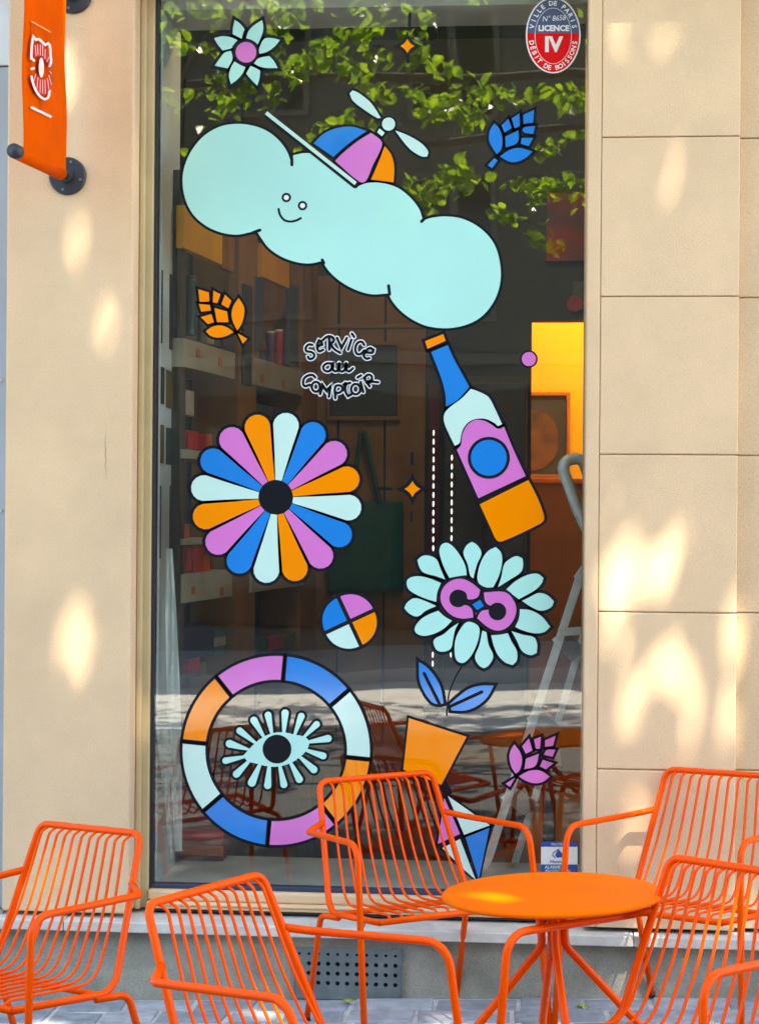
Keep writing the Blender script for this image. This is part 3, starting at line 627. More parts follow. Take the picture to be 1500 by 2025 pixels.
# cloth: a gently waved sheet with its own thickness
stb = Vector((XB, -.01, pb.z)); db = (endp - stb).normalized(); ca, cb_ = stb + db * .085, endp - db * .02
nz_, ny_ = 26, 8; v, f = [], []
for side in (0, 1):
    for i in range(nz_ + 1):
        for j in range(ny_ + 1):
            t = j / ny_; s_ = i / nz_; lo = ca.lerp(cb_, t); hi_z = lo.z + (pt.z - pb.z)
            v.append(Vector((XB + 0.0215 * (1 - s_ * .2) + .005 * math.sin(s_ * 7 + t * 2) * math.sin(math.pi * s_) - side * 0.004, lo.y, lo.z + (hi_z - lo.z) * s_)) - SO)
W_ = ny_ + 1; H_ = (nz_ + 1) * W_
for side in (0, 1):
    for i in range(nz_):
        for j in range(ny_):
            a = side * H_ + i * W_ + j; qd = (a, a + 1, a + W_ + 1, a + W_); f.append(qd if side else tuple(reversed(qd)))
for i in range(nz_):
    for j in (0, ny_): a = i * W_ + j; f.append((a, a + W_, a + W_ + H_, a + H_))
mesh('cloth', v, f, M_BANNER, sign, smooth=True)
pls = lambda u, v_, k: at_x(u, v_, XB + 0.0275 + 0.0006 * k)
em = Sticker.__new__(Sticker); em.place = pls; em.o = SO; em.root = sign; em.lines = []
z = zz(20, 0, 7.79)
V['peach'] = mat('peach_print', (0.85, 0.38, 0.14), 0.6); V['rust'] = mat('rust_print', (0.28, 0.05, 0.01), 0.6); V['signred'] = mat('sign_red', (0.62, 0.005, 0.01), 0.6); V['blush'] = mat('blush_print', (0.80, 0.42, 0.36), 0.6)
em.fill('emblem_red', z([(350,770),(380,700),(440,670),(510,680),(565,740),(600,820),(625,900),(600,1000),(540,930),(480,870),(420,880),(370,910)]), 'signred', 1, 0)
em.fill('emblem_red', z([(345,1150),(400,1140),(440,1190),(490,1215),(540,1215),(590,1210),(640,1280),(610,1390),(560,1470),(500,1465),(430,1420),(380,1330)]), 'signred', 1, 0)
for st in ([(330,905),(333,780),(345,650),(362,565),(400,612),(450,605),(500,650),(545,692),(590,668),(618,710),(626,850),(636,950),(615,1015)], [(335,1180),(350,1260),(400,1390),(470,1490),(540,1530),(590,1500),(615,1400)],
           [(345, 905), (372, 932)], [(335, 1060), (372, 1050)]): em.stroke(smooth(z(st), False), 2.3, 2, key='emblem_line')
for a, b in (((390,700),(405,860)), ((425,690),(435,840)), ((470,690),(470,850)), ((505,700),(505,860)), ((545,760),(540,900)), ((600,880),(570,950)), ((400,1140),(370,1240)), ((435,1190),(415,1370)), ((468,1230),(465,1420)), ((505,1230),(505,1440)), ((540,1230),(545,1440)), ((580,1210),(600,1370)), ((600,1160),(640,1300)), ((630, 1010), (595, 1030)), ((640, 1130), (615, 1100))):
    em.stroke(z([a, b]), 0.85, 2, key='emblem_ray')
em.fill('emblem_pupil', z(circ(485, 1040, 40, 20, 155)), 'white', 2, 0, sm=False)
em.stroke(z([(340, 335), (620, 490)]), 1.2, 1, key='emblem_bar_top'); em.stroke(z([(335, 1655), (625, 1795)]), 2.4, 1, key='emblem_bar')
for a, b in (((360, 370), (365, 530)), ((625, 515), (612, 660)), ((655, 900), (655, 1280)), ((495, 1545), (495, 1690))): em.stroke(z([a, b]), 0.7, 1, key='emblem_hairline')
em.done({'emblem_line': V['white'], 'emblem_ray': V['blush'], 'emblem_bar_top': V['peach'], 'emblem_bar': V['white'], 'emblem_hairline': V['rust']})

# ------------------------------------------------------------------ inside the shop
M_IDARK = mat('interior_dark_paint', (0.05, 0.054, 0.055), 0.8, 0.2, 3)
M_IWOOD = mat('interior_wood', (0.31, 0.15, 0.045), 0.55, 0.3, 5, c2=(0.24, 0.095, 0.022))
M_IWOOD2 = mat('interior_dark_wood', (0.07, 0.05, 0.036), 0.6, 0.3, 5)
M_LINING = mat('grey_lining_paint', (0.55, 0.60, 0.59), 0.5, 0.12, 4)
M_YELLOW = mat('yellow_room_paint', (0.86, 0.50, 0.0), 0.7, 0.06, 2)
M_BEIGE = mat('grey_beige_board', (0.38, 0.32, 0.23), 0.6, 0.12, 6)
M_MUST = mat('mustard_board', (0.72, 0.32, 0.008), 0.6, 0.1, 6)
M_SLATE = mat('slate_dark', (0.035, 0.04, 0.045), 0.5, 0.2, 5)
M_ALU = mat('brushed_aluminium', (0.86, 0.89, 0.88), 0.3, 0.1, 30, metal=0.15)
YB, XIL, XIR, ZF, ZC = 2.70, -2.0, 1.35, 0.12, 4.05
def st_(o): return tag(o, kind='structure')
st_(box('interior_floor', XIL, 2.6, 0.40, 6.0, ZF - .1, ZF, mat('dark_floor', (0.12, 0.10, 0.085), 0.35, 0.25, 4), None))
st_(box('interior_ceiling', XIL, 2.6, 0.40, 6.0, ZC, ZC + .1, M_IDARK, None))
st_(box('interior_wall_left', XIL - .1, XIL, 0.40, 6.0, ZF, ZC, M_IDARK, None))
st_(box('interior_wall_right', XIR, XIR + .1, 0.40, YB, ZF, ZC, M_IDARK, None))
st_(box('interior_wall_end', XIL, 2.6, 5.0, 5.1, ZF, ZC, M_YELLOW, None))
dl, dr, dh = at_y(1049, 900, YB).x, at_y(1240, 900, YB).x, at_y(1100, 633, YB).z
st_(box('interior_wall_back', XIL, dl, YB, YB + .12, ZF, ZC, M_IDARK, None)); st_(box('interior_wall_back', dl, dr, YB, YB + .12, dh, ZC, M_IDARK, None)); st_(box('interior_wall_back', dr, XIR, YB, YB + .12, ZF, ZC, M_IWOOD2, None))
# grey lining of the window recess: ledge, cheek, head
lining = empty('window_lining', (GL, .2, GB), 'grey painted box lining inside the shop window', 'window lining')
LO = (GL, .2, GB)
box('cheek', GL - .06, GL - .002, 0.2005, 0.52, GB - .05, 3.5, M_LINING, lining, 0.002, origin=LO)
box('head', GL - .06, GR + .05, 0.2005, 0.47, 3.5, 3.60, M_LINING, lining, 0.002, origin=LO)
box('ledge', GL - .06, GR + .3, 0.2005, 0.72, GB - .06, GB - .012, mat('pale_grey_ledge', (0.55, 0.58, 0.57), 0.35, 0.2, 6), lining, 0.003, origin=LO)
box('cheek_far', GR + .055, GR + .1, 0.2005, 0.30, GB - .05, 3.5, M_IDARK, lining, 0.002, origin=LO)
M_CARDS = [mat('card_' + n_, c, 0.5, 0.25, 20) for n_, c in (('black', (0.025, 0.03, 0.035)), ('olive', (0.10, 0.075, 0.02)), ('green', (0.03, 0.06, 0.055)), ('violet', (0.04, 0.03, 0.06)))]
def cheekpt(u, v, off=0.0): return at_x(u, v, GL - .002 + off)
for (u0, u1, v0, v1, ci), lab in zip(((336, 351, 541, 690, 0), (329, 357, 731, 805, 1), (329, 357, 845, 918, 2), (336, 351, 960, 1103, 3), (312, 321, 528, 675, 0), (312, 325, 722, 796, 0), (312, 324, 838, 915, 1), (312, 317, 960, 1105, 3)),
        ('tall dark card', 'olive picture card', 'square green card', 'tall violet card', 'narrow dark card highest by the glass', 'small black card by the glass', 'olive card by the glass', 'thin violet card by the glass')):
    P = [cheekpt(u, v, .003) for u, v in ((u0, v1), (u1, v1), (u1, v0), (u0, v0))]; y0_, y1_ = P[0].y, P[1].y; zc = (P[0].z, P[3].z)
    cdo = box('card', GL - .0015, GL + .002, max(.202, y0_), max(.215, y1_), zc[0], zc[1], M_CARDS[ci], None, 0.0005)
    tag(cdo, lab + ' fixed to the grey window cheek', 'card', 'cards on the window cheek')
# crumpled clear film hanging in the recess
M_FILM = bpy.data.materials.new('clear_film'); M_FILM.use_nodes = True
pf = M_FILM.node_tree.nodes['Principled BSDF']; pf.inputs['Base Color'].default_value = (0.88, 0.93, 0.92, 1); pf.inputs['Roughness'].default_value = 0.22; pf.inputs['Alpha'].default_value = 0.7; pf.inputs['Specular IOR Level'].default_value = 0.8
def film(label, path, amp, seed):
    rnd = random.Random(seed); v, f = [], []; n = len(path); m_ = 7
    for i, (u, v_, wd) in enumerate(path):
        for j in range(m_):
            p = at_y(u + wd * (j / (m_ - 1) - .5), v_, 0.20 + amp * math.sin(j * 2.1 + i * .55 + seed) + rnd.uniform(-.004, .004)); v.append(p)
    for i in range(n - 1):
        for j in range(m_ - 1): a = i * m_ + j; f.append((a, a + 1, a + m_ + 1, a + m_))
    o = mesh('plastic_film', v, f, M_FILM, None, smooth=True); return tag(o, label, 'plastic film', 'plastic film in the window')
film('tall crumpled clear plastic film hanging at the window edge', [(334 + t * .85, 1085 + t * 26, 14 + 12 * math.sin(math.pi * t / 23)) for t in range(24)], .012, 1)
film('narrow torn clear plastic film strip above the ledge', [(322 + t * 1.3, 1440 + t * 20, max(3, 26 - t * 1.6)) for t in range(14)], .015, 4)
# shelf wall on the left, turned a little from the window
SP, SD = Vector((-1.304, .43, 0)), Vector((.137, .99, 0)).normalized(); SN = Vector((SD.y, -SD.x, 0))      # faces into the room
def sh(u, v, off=0.0): return hit(u, v, SP + SN * off, SN)
def slab(name, u0, u1, v0, v1, m, parent, org, off=0.0, th=0.03, vtop=None):
    """upright plate on the shelf plane: level edges at the heights seen at u0, ends at u0 and u1"""
    a, b = sh(u0, v1, off), sh(u1, v1, off); zt = sh(u0, v0, off).z; zb = a.z
    p = [Vector((a.x, a.y, zb)), Vector((b.x, b.y, zb)), Vector((b.x, b.y, zb)) - SN * th, Vector((a.x, a.y, zb)) - SN * th]
    return hexa(name, [q_ - org for q_ in p] + [q_ + Vector((0, 0, zt - zb)) - org for q_ in p], m, parent, 0.002)
shelf = empty('shelf_unit', (-1.3, .6, ZF), 'dark shelf unit with beige drawer fronts along the side wall inside', 'shelf')
HO = Vector(shelf.location)
slab('back_panel', 330, 660, 380, 1500, M_IWOOD2, shelf, HO, -.22, .03)
for u0, u1, m in ((466, 502, M_IWOOD), (592, 622, M_IWOOD), (352, 362, M_IWOOD2)): slab('upright', u0, u1, 330, 1480, m, shelf, HO, 0, .20)
slab('inner_upright', 482, 498, 560, 760, M_SLATE, shelf, HO, .012, .01)
for u0, u1, v0, v1, m in ((363, 465, 668, 725, M_BEIGE), (503, 600, 706, 760, M_BEIGE), (363, 459, 1136, 1193, M_BEIGE), (498, 600, 1125, 1172, M_BEIGE), (363, 440, 888, 906, M_BEIGE), (363, 440, 1066, 1078, M_BEIGE)): slab('drawer_front', u0, u1, v0, v1, m, shelf, HO, .012, .20)
slab('header_board', 363, 440, 405, 490, M_MUST, shelf, HO, .012, .03); slab('header_board', 441, 464, 425, 530, M_IWOOD, shelf, HO, .01, .03); slab('header_board', 521, 572, 480, 548, M_MUST, shelf, HO, .012, .03)
slab('glass_panel', 505, 521, 545, 690, mat('dull_blue_panel', (0.07, 0.08, 0.11), 0.3), shelf, HO, .006, .02); slab('glass_panel', 572, 590, 560, 720, MATS['dull_blue_panel'], shelf, HO, .006, .02)
M_TAG = mat('orange_tag', (0.45, 0.13, 0.01), 0.6)
for u, v in ((394, 698), (437, 713), (520, 748), (562, 758), (384, 1168), (441, 1170)): slab('drawer_tag', u - 3, u + 3, v - 8, v + 8, M_TAG, shelf, HO, .018, .004)
# goods on the shelves
M_GOODS = {n_: mat('goods_' + n_, c, 0.4, 0.2, 25) for n_, c in (('red', (0.55, 0.012, 0.012)), ('crimson', (0.42, 0.01, 0.05)), ('teal', (0.06, 0.10, 0.105)), ('olive', (0.12, 0.10, 0.02)), ('navy', (0.03, 0.035, 0.07)), ('orange', (0.60, 0.10, 0.01)), ('cream', (0.40, 0.33, 0.24)), ('green', (0.015, 0.10, 0.06)), ('plum', (0.12, 0.05, 0.10)))}
def tin(label, u, v0, v1, wpx, m, lid=None, cat='tin'):
    b = sh(u, v1, -.05); t = sh(u, v0, -.05); r = wpx / F * (b - CAM).dot(FWD) / 2
    root = empty('tin', tuple(b), label, cat, 'goods on the shelves'); h = t.z - b.z
    vv, ff = [], []; tube_into(vv, ff, [Vector((0, 0, 0)), Vector((0, 0, h * .03)), Vector((0, 0, h * .9)), Vector((0, 0, h * .94))], [r * .95, r, r, r * .93], 14); mesh('body', vv, ff, m, root, True)
    vv, ff = [], []; tube_into(vv, ff, [Vector((0, 0, h * .94)), Vector((0, 0, h * .985)), Vector((0, 0, h))], [r * .9, r * .9, r * .8], 14); mesh('lid', vv, ff, lid or M_ALU, root, True)
def carton(label, u0, u1, v0, v1, m, cat='box', stripe=None):
    a, b = sh(u0, v1, -.02), sh(u1, v1, -.02); zt = sh(u0, v0, -.02).z; root = empty('carton', tuple((a + b) / 2), label, cat, 'goods on the shelves'); o = Vector(root.location)
    wv = (b - a); p = [a - o, b - o, b - SN * .09 - o, a - SN * .09 - o]
    for q_ in p: q_.z = 0
    h = zt - a.z; hexa('body', p + [q_ + Vector((0, 0, h)) for q_ in p], m, root, .002)
    if stripe:
        p2 = [a - o + SN * .001, b - o + SN * .001, b - o - SN * .003, a - o - SN * .003]
        for q_ in p2: q_.z = h * .35
        hexa('label_band', p2 + [q_ + Vector((0, 0, h * .3)) for q_ in p2], stripe, root)
tin('red tin with a bright lid on the upper shelf', 551, 652, 722, 20, M_GOODS['crimson']); tin('red and navy tin beside the bright-lidded tin', 535, 655, 718, 17, M_GOODS['plum'])
carton('orange-brown box left of the red tins on the upper shelf', 503, 512, 655, 706, M_GOODS['cream'], stripe=M_GOODS['orange']); carton('small red-topped navy box on the upper shelf', 514, 525, 652, 712, M_GOODS['navy'], stripe=M_GOODS['red'])
tin('tall teal bottle behind the orange hop sticker', 377, 545, 664, 24, M_GOODS['teal'], M_GOODS['teal'], 'bottle'); tin('dark blue bottle at the shelf end beside the lettering', 585, 668, 724, 15, M_GOODS['navy'], M_GOODS['teal'], 'bottle')
tin('olive jar at the foot of the orange hop sticker', 398, 628, 674, 20, M_GOODS['olive'], M_GOODS['olive'], 'jar')
for lab, u0, u1, v0, v1, c in (('bright red bag on the second shelf beside the blue petal', 372, 392, 852, 888, 'red'), ('small dark red box behind the pink petal', 393, 407, 862, 892, 'crimson'), ('orange pouch on the third shelf', 361, 376, 1036, 1066, 'orange'),
        ('red striped box under the pink petal', 370, 379, 1084, 1128, 'red'), ('scarlet pouch under the pink petal', 384, 402, 1080, 1134, 'red'), ('red bag next to the scarlet pouch', 402, 416, 1098, 1134, 'orange'),
        ('dark navy box on the low shelf', 362, 418, 1236, 1300, 'navy'), ('red and blue crate of goods on the low shelf', 372, 395, 1300, 1330, 'crimson'), ('olive box behind the eye ring', 395, 408, 1310, 1336, 'olive'), ('row end box of green packets above the eye ring', 505, 530, 1262, 1290, 'green'), ('row end box of red packets above the eye ring', 532, 560, 1258, 1284, 'crimson')):
    carton(lab, u0, u1, v0, v1, M_GOODS[c])
for lab, u0, u1, v0, v1, c in (('pale cream packet beside the teal bottle on the upper shelf', 410, 424, 596, 680, 'cream'), ('narrow green packet between cream packet and navy folder', 426, 436, 604, 684, 'green'), ('navy folder at the end of the upper shelf', 440, 462, 590, 692, 'navy'),
        ('teal box in the dim second bay under the drawers', 505, 540, 800, 868, 'teal'), ('plum box in the dim second bay under the drawers', 546, 572, 806, 870, 'plum'), ('olive packet low in the second bay above the eye ring', 562, 584, 1254, 1280, 'olive'),
        ('cream pot below the first drawer', 368, 384, 772, 822, 'cream'), ('orange packet behind the tip of the blue petal', 408, 420, 858, 892, 'orange'), ('teal box on the low shelf beside the navy box', 424, 446, 1240, 1296, 'teal')):
    carton(lab, u0, u1, v0, v1, M_GOODS[c], stripe=M_GOODS['cream'] if c in ('navy', 'teal', 'plum') else None)
# wood panelling, board, bag and pictures on the back wall
bk = lambda u, v, off=0.0: at_y(u, v, YB - off)
def back_box(name, u0, u1, v0, v1, m, off, th, parent=None, bev=.003, org=None):
    a, b = bk(u0, v1, off), bk(u1, v0, off); return box(name, a.x, b.x, YB - off, YB - off + th, a.z, b.z, m, parent, bev, origin=org)
pan = empty('wood_panelling', (0, YB, ZF), 'brown timber boarding on the back wall inside the shop', 'panelling'); PO = (0, YB, ZF)
us = [596, 668, 758, 842]
for i in range(len(us) - 1): back_box('board', us[i] - (2 if i % 2 else 0), us[i + 1] + (2 if i % 2 else 0), 545 + 14 * (i % 3), 1480, M_IWOOD, .030 if i % 2 else .033, .02, pan, bev=.0005, org=PO)
back_box('red_edge', 843, 868, 760, 1480, mat('dark_red_paint', (0.13, 0.012, 0.02), 0.6, 0.2, 4), .03, .02, pan, org=PO)
for i, v in enumerate((350, 640, 800, 930)): back_box('rail', 640, 842, v, v + 9, M_IWOOD, .045, .014, pan, org=PO) if v in (640,) else None
fb = empty('framed_blackboard', tuple(bk(718, 752, .05)), 'dark blackboard in a thin wooden frame behind the lettering', 'blackboard'); fo = tuple(fb.location)
back_box('board', 653, 784, 684, 822, M_SLATE, .055, .01, fb, org=fo)
for nm, u0, u1, v0, v1 in (('frame', 646, 791, 676, 683), ('frame', 646, 791, 823, 831), ('frame', 646, 652, 683, 823), ('frame', 785, 791, 683, 823)): back_box(nm, u0, u1, v0, v1, M_IWOOD, .065, .02, fb, org=fo)
# tote bag hanging on the wall
tb = empty('tote_bag', tuple(bk(735, 1000, .09)), 'green cloth tote bag hanging by its long handles', 'bag'); to = Vector(tb.location)
M_TOTE = mat('green_canvas', (0.008, 0.11, 0.085), 0.85, 0.15, 10, 0.3, 300)
bm = bmesh.new(); g = []
nx_, nz2 = 10, 12
for i in range(nz2 + 1):
    for j in range(nx_ + 1):
        u = 640 + (796 - 640) * j / nx_ + (10 * (1 - i / nz2) if j == 0 else 0); v_ = 1172 - (1172 - 992) * i / nz2
        g.append(bm.verts.new(bk(u, v_, .085 + .02 * math.sin(math.pi * j / nx_) * math.sin(math.pi * i / nz2 * .9) + .006 * math.sin(j * 1.7 + i * .6)) - to))
for i in range(nz2):
    for j in range(nx_): a = i * (nx_ + 1) + j; bm.faces.new((g[a], g[a + 1], g[a + nx_ + 2], g[a + nx_ + 1]))
ex = bmesh.ops.extrude_face_region(bm, geom=bm.faces[:]); bmesh.ops.translate(bm, verts=[e for e in ex['geom'] if isinstance(e, bmesh.types.BMVert)], vec=(0, .03, 0)); bmesh.ops.recalc_face_normals(bm, faces=bm.faces[:])
obj_bm('body', bm, M_TOTE, tb, True)
for o_ in (.07, .10): tube('handle', fillet([bk(700, 996, o_) - to, bk(704, 930, o_) - to, bk(713, 855, o_) - to, bk(722, 855, o_) - to, bk(737, 930, o_) - to, bk(751, 996, o_) - to], .02), .011, M_TOTE, tb, 6)
# dark tall cabinet and coats between panelling and doorway
cab = empty('dark_cabinet', (bk(960, 900, .1).x, YB - .25, ZF), 'tall dark cabinet between the panelling and the yellow doorway', 'cabinet'); co = tuple(cab.location)
a0, a1 = at_y(876, 900, YB - .3).x, at_y(1040, 900, YB - .3).x
box('carcass', a0, a1, YB - .3, YB - .005, ZF, 2.35, M_IWOOD2, cab, .004, origin=co)
for i in range(2):
    xa, xb = a0 + (a1 - a0) * i / 2 + .006, a0 + (a1 - a0) * (i + 1) / 2 - .006
    box('door', xa, xb, YB - .318, YB - .301, ZF + .05, 2.32, mat('dark_cabinet_paint', (0.045, 0.04, 0.04), 0.45, 0.3, 4), cab, .003, origin=co)
    box('handle', (xb - .03 if i == 0 else xa + .018), (xb - .018 if i == 0 else xa + .03), YB - .335, YB - .3185, 1.2, 1.34, M_ALU, cab, .003, origin=co)
# strings of small white beads, given a slight emission
M_BEAD = mat('glowing_bead', (0.9, 0.9, 0.88), 0.3, emis=(1, 0.98, 0.94), es=0.35)
for lab, u, v0, v1 in (('longer string of small white beads hanging beside the sparkle sticker', 857, 856, 1330), ('shorter string of small white beads hanging behind the bottle sticker', 893, 905, 1312)):
    top = at_y(u, v0, 1.3); r_ = empty('bead_string', tuple(top), lab, 'string lights', 'strings of small beads'); vv, ff = [], []
    bot = at_y(u - 2, v1, 1.3); n_ = int((v1 - v0) / 17); L_ = top.z - bot.z
    for k in range(n_):
        c = Vector(((bot.x - top.x) * k / n_, 0, -L_ * k / n_)); tube_into(vv, ff, [c + Vector((0, 0, .012)), c + Vector((0, 0, .006)), c, c + Vector((0, 0, -.006)), c + Vector((0, 0, -.012))], [.0014, .0032, .0038, .0032, .0014], 8)
    tag(mesh('beads', vv, ff, M_BEAD, r_, True), kind='stuff')
    tube('cord', [Vector((0, 0, 2.2)), Vector((bot.x - top.x, 0, -L_))], .0006, M_GASK, r_, 5)
# picture on the upper back wall, small sheet above the door
pic = empty('painting', tuple(bk(1120, 448, .05)), 'red and blue abstract painting high on the back wall', 'painting'); po_ = tuple(pic.location)
M_ABS = mat('abstract_paint', (0.42, 0.02, 0.01), 0.6, c2=(0.02, 0.03, 0.06), vs=5, detail=1)
back_box('canvas', 1079, 1180, 380, 516, M_ABS, .05, .03, pic, org=po_)
pos = empty('small_poster', tuple(bk(1150, 595, .02)), 'small pale poster with a crimson round fruit above the doorway', 'poster'); qo = tuple(pos.location)
back_box('sheet', 1132, 1175, 556, 612, mat('dim_paper', (0.10, 0.11, 0.11), 0.7, 0.3, 30), .02, .012, pos, org=qo)
c_ = bk(1136, 600, .026) - Vector(qo); v, f = [], []; tube_into(v, f, [c_, c_ + Vector((0, -.004, 0))], .04, 20); mesh('fruit_print', v, f, M_GOODS['crimson'], pos)
# the lit yellow room behind: framed picture on its wall, lamp on its ceiling
fp = empty('framed_picture', tuple(at_y(1085, 860, 4.9)), 'dark framed picture of a pale round shape in the yellow room', 'picture'); go = tuple(fp.location)
pbx = lambda name, u0, u1, v0, v1, m, y0, th: box(name, at_y(u0, v1, y0).x, at_y(u1, v0, y0).x, y0, y0 + th, at_y(u0, v1, y0).z, at_y(u0, v0, y0).z, m, fp, .003, origin=go)
pbx('sheet', 1000, 1120, 782, 938, M_SLATE, 4.96, .01)
for a_ in ((996, 1127, 775, 782), (996, 1127, 938, 945), (1120, 1127, 782, 938), (996, 1000, 782, 938)): pbx('frame', *a_, mat('frame_orange_wood', (0.40, 0.14, 0.02), 0.5), 4.94, .03)
c_ = at_y(1055, 870, 4.955) - Vector(go); v, f = [], []
tube_into(v, f, [c_, c_ + Vector((0, -.003, 0))], 1.0, 30); v = [Vector((c_.x + (p.x - c_.x) * .155, p.y, c_.z + (p.z - c_.z) * .19)) for p in v]
mesh('round_print', v, f, mat('brown_print', (0.16, 0.07, 0.02), 0.7, c2=(0.05, 0.03, 0.015), vs=9), fp)
oc = empty('added_counter', (0.5, 4.0, ZF), 'ochre counter added for the dim lower part of the yellow room', 'counter')  # counter added to darken the lower part of the lit room
zt_ = at_y(1100, 946, 4.0).z
box('body', dl - .05, 1.17, 4.0, 4.6, ZF, zt_ - .03, mat('ochre_panel', (0.20, 0.105, 0.004), 0.6, 0.15, 4), oc, .004, origin=(.5, 4.0, ZF))
box('top', dl - .055, 1.175, 3.97, 4.6, zt_ - .029, zt_, mat('frame_orange_wood', (0.40, 0.14, 0.02), 0.5), oc, .004, origin=(.5, 4.0, ZF))
st_(box('interior_wall_side', 1.18, 1.28, YB + .12, 5.0, ZF, ZC, M_YELLOW, None))
st_(box('interior_wall_partition', dl - .16, dl - .06, YB + .12, 5.0, ZF, ZC, M_YELLOW, None))
lampo = empty('ceiling_lamp', (0.62, 3.9, ZC), 'ceiling lamp lighting the yellow back room', 'lamp')
v, f = [], []; tube_into(v, f, [Vector((0, 0, 0)), Vector((0, 0, -.05)), Vector((0, 0, -.09))], [.14, .15, .08], 20); mesh('shade', v, f, mat('lamp_glass', (0.9, 0.85, 0.7), 0.4, emis=(1, .82, .5), es=6), lampo, True)
ld = bpy.data.lights.new('lamp_light', 'POINT'); ld.energy = 27; ld.color = (1, .84, .55); ld.shadow_soft_size = .12; lo_ = bpy.data.objects.new('lamp_light', ld); COL.objects.link(lo_); lo_.parent = lampo; lo_.location = (0, 0, -.16)
lamp2 = empty('ceiling_spotlight', (-0.35, 0.85, ZC), 'warm ceiling spotlight inside the shop', 'lamp')
v, f = [], []; tube_into(v, f, [Vector((0, 0, 0)), Vector((0, 0, -.12))], [.05, .05], 16); mesh('can', v, f, M_DARKMET, lamp2, True)
v, f = [], []; tube_into(v, f, [Vector((0, 0, -.12)), Vector((0, 0, -.125))], [.044, .044], 16); mesh('lens', v, f, mat('spot_lens', (0.9, 0.85, 0.7), 0.4, emis=(1, .8, .5), es=8), lamp2, True)
l2 = bpy.data.lights.new('spot_light', 'POINT'); l2.energy = 5.5; l2.color = (1, .72, .40); l2.shadow_soft_size = .05; l2o = bpy.data.objects.new('spot_light', l2); COL.objects.link(l2o); l2o.parent = lamp2; l2o.location = (0, 0, -.2)
# aluminium stepladder just inside the glass
lad = empty('step_ladder', (at_y(1090, 1500, .7).x, .75, ZF), 'aluminium stepladder leaning open behind the window beside the yellow doorway', 'ladder'); lo2 = Vector(lad.location)
def bar(name, p, q_, wd, th, m, parent, org):
    p, q_ = Vector(p), Vector(q_); d_ = (q_ - p).normalized(); sx_ = d_.cross(Vector((0, 1, 0))).normalized(); sy = d_.cross(sx_).normalized()
    c = [p + sx_ * a * wd / 2 + sy * b * th / 2 - org for a, b in ((-1, -1), (1, -1), (1, 1), (-1, 1))]; e = [r + (q_ - p) for r in c]; return hexa(name, c + e, m, parent, .002)
A1, A0 = at_y(1146, 1140, .62), at_y(935, 1790, .62); bar('side_rail', A1, A0, .032, .022, M_ALU, lad, lo2)
B1, B0 = at_y(1176, 1180, .95), at_y(985, 1815, .95); bar('side_rail', B1, B0, .028, .022, M_ALU, lad, lo2)
C1, C0 = at_y(1152, 1140, .66), at_y(1300, 1800, .66)
top_arc = fillet([at_y(1190, 1110, .62), at_y(1142, 1010, .62), at_y(1106, 912, .62), at_y(1150, 905, .66), at_y(1185, 1000, .7)], [.3, .04, .04])
tube('top_hoop', [p - lo2 for p in top_arc], .022, M_ALU, lad, 10)
bar('side_rail', at_y(1140, 1145, .62), at_y(1185, 1080, .64), .03, .02, M_ALU, lad, lo2)
bar('brace', at_y(1103, 1251, .60), at_y(1200, 1243, .62), .03, .012, M_ALU, lad, lo2)
for t in (.18, .42, .66, .9): p = A1.lerp(A0, t); q_ = B1.lerp(B0, t); bar('tread', p, q_, .07, .02, M_ALU, lad, lo2)
for p in (A0, B0): bar('rubber_foot', p + Vector((0.005, 0, .02)), p - Vector((.012, 0, .03)), .055, .03, M_GASK, lad, lo2)
# things on the ledge and floor low behind the ring
crate = empty('crate', tuple(at_y(395, 1655, .66)), 'red and orange patterned crate behind the window corner', 'crate'); cro = tuple(crate.location)
a, b = at_y(362, 1660, .66), at_y(447, 1556, .66)
box('body', a.x, b.x, .60, .90, GB - .011, b.z, mat('crate_red', (0.26, 0.015, 0.012), 0.6, c2=(0.05, 0.03, 0.03), vs=9), crate, .004, origin=cro)
for k in range(3): box('slat', a.x - .003, b.x + .003, .588, .5995, GB + .01 + k * .06, GB + .05 + k * .06, (mat('crate_orange', (0.42, 0.10, 0.01), 0.6, 0.3, 20), M_GOODS['red'], mat('crate_plum', (0.10, 0.02, 0.03), 0.6))[k], crate, .003, origin=cro)
tabl = empty('wooden_table', (-.45, 1.5, ZF), 'low dark wooden table standing inside the shop', 'table')
box('top', -1.0, .12, 1.25, 1.85, .62, .66, M_IWOOD2, tabl, .004, origin=(-.45, 1.5, ZF))
for xx in (-.95, .07):
    for yy in (1.3, 1.8): box('leg', xx - .025, xx + .025, yy - .025, yy + .025, ZF, .62, M_IWOOD2, tabl, .003, origin=(-.45, 1.5, ZF))

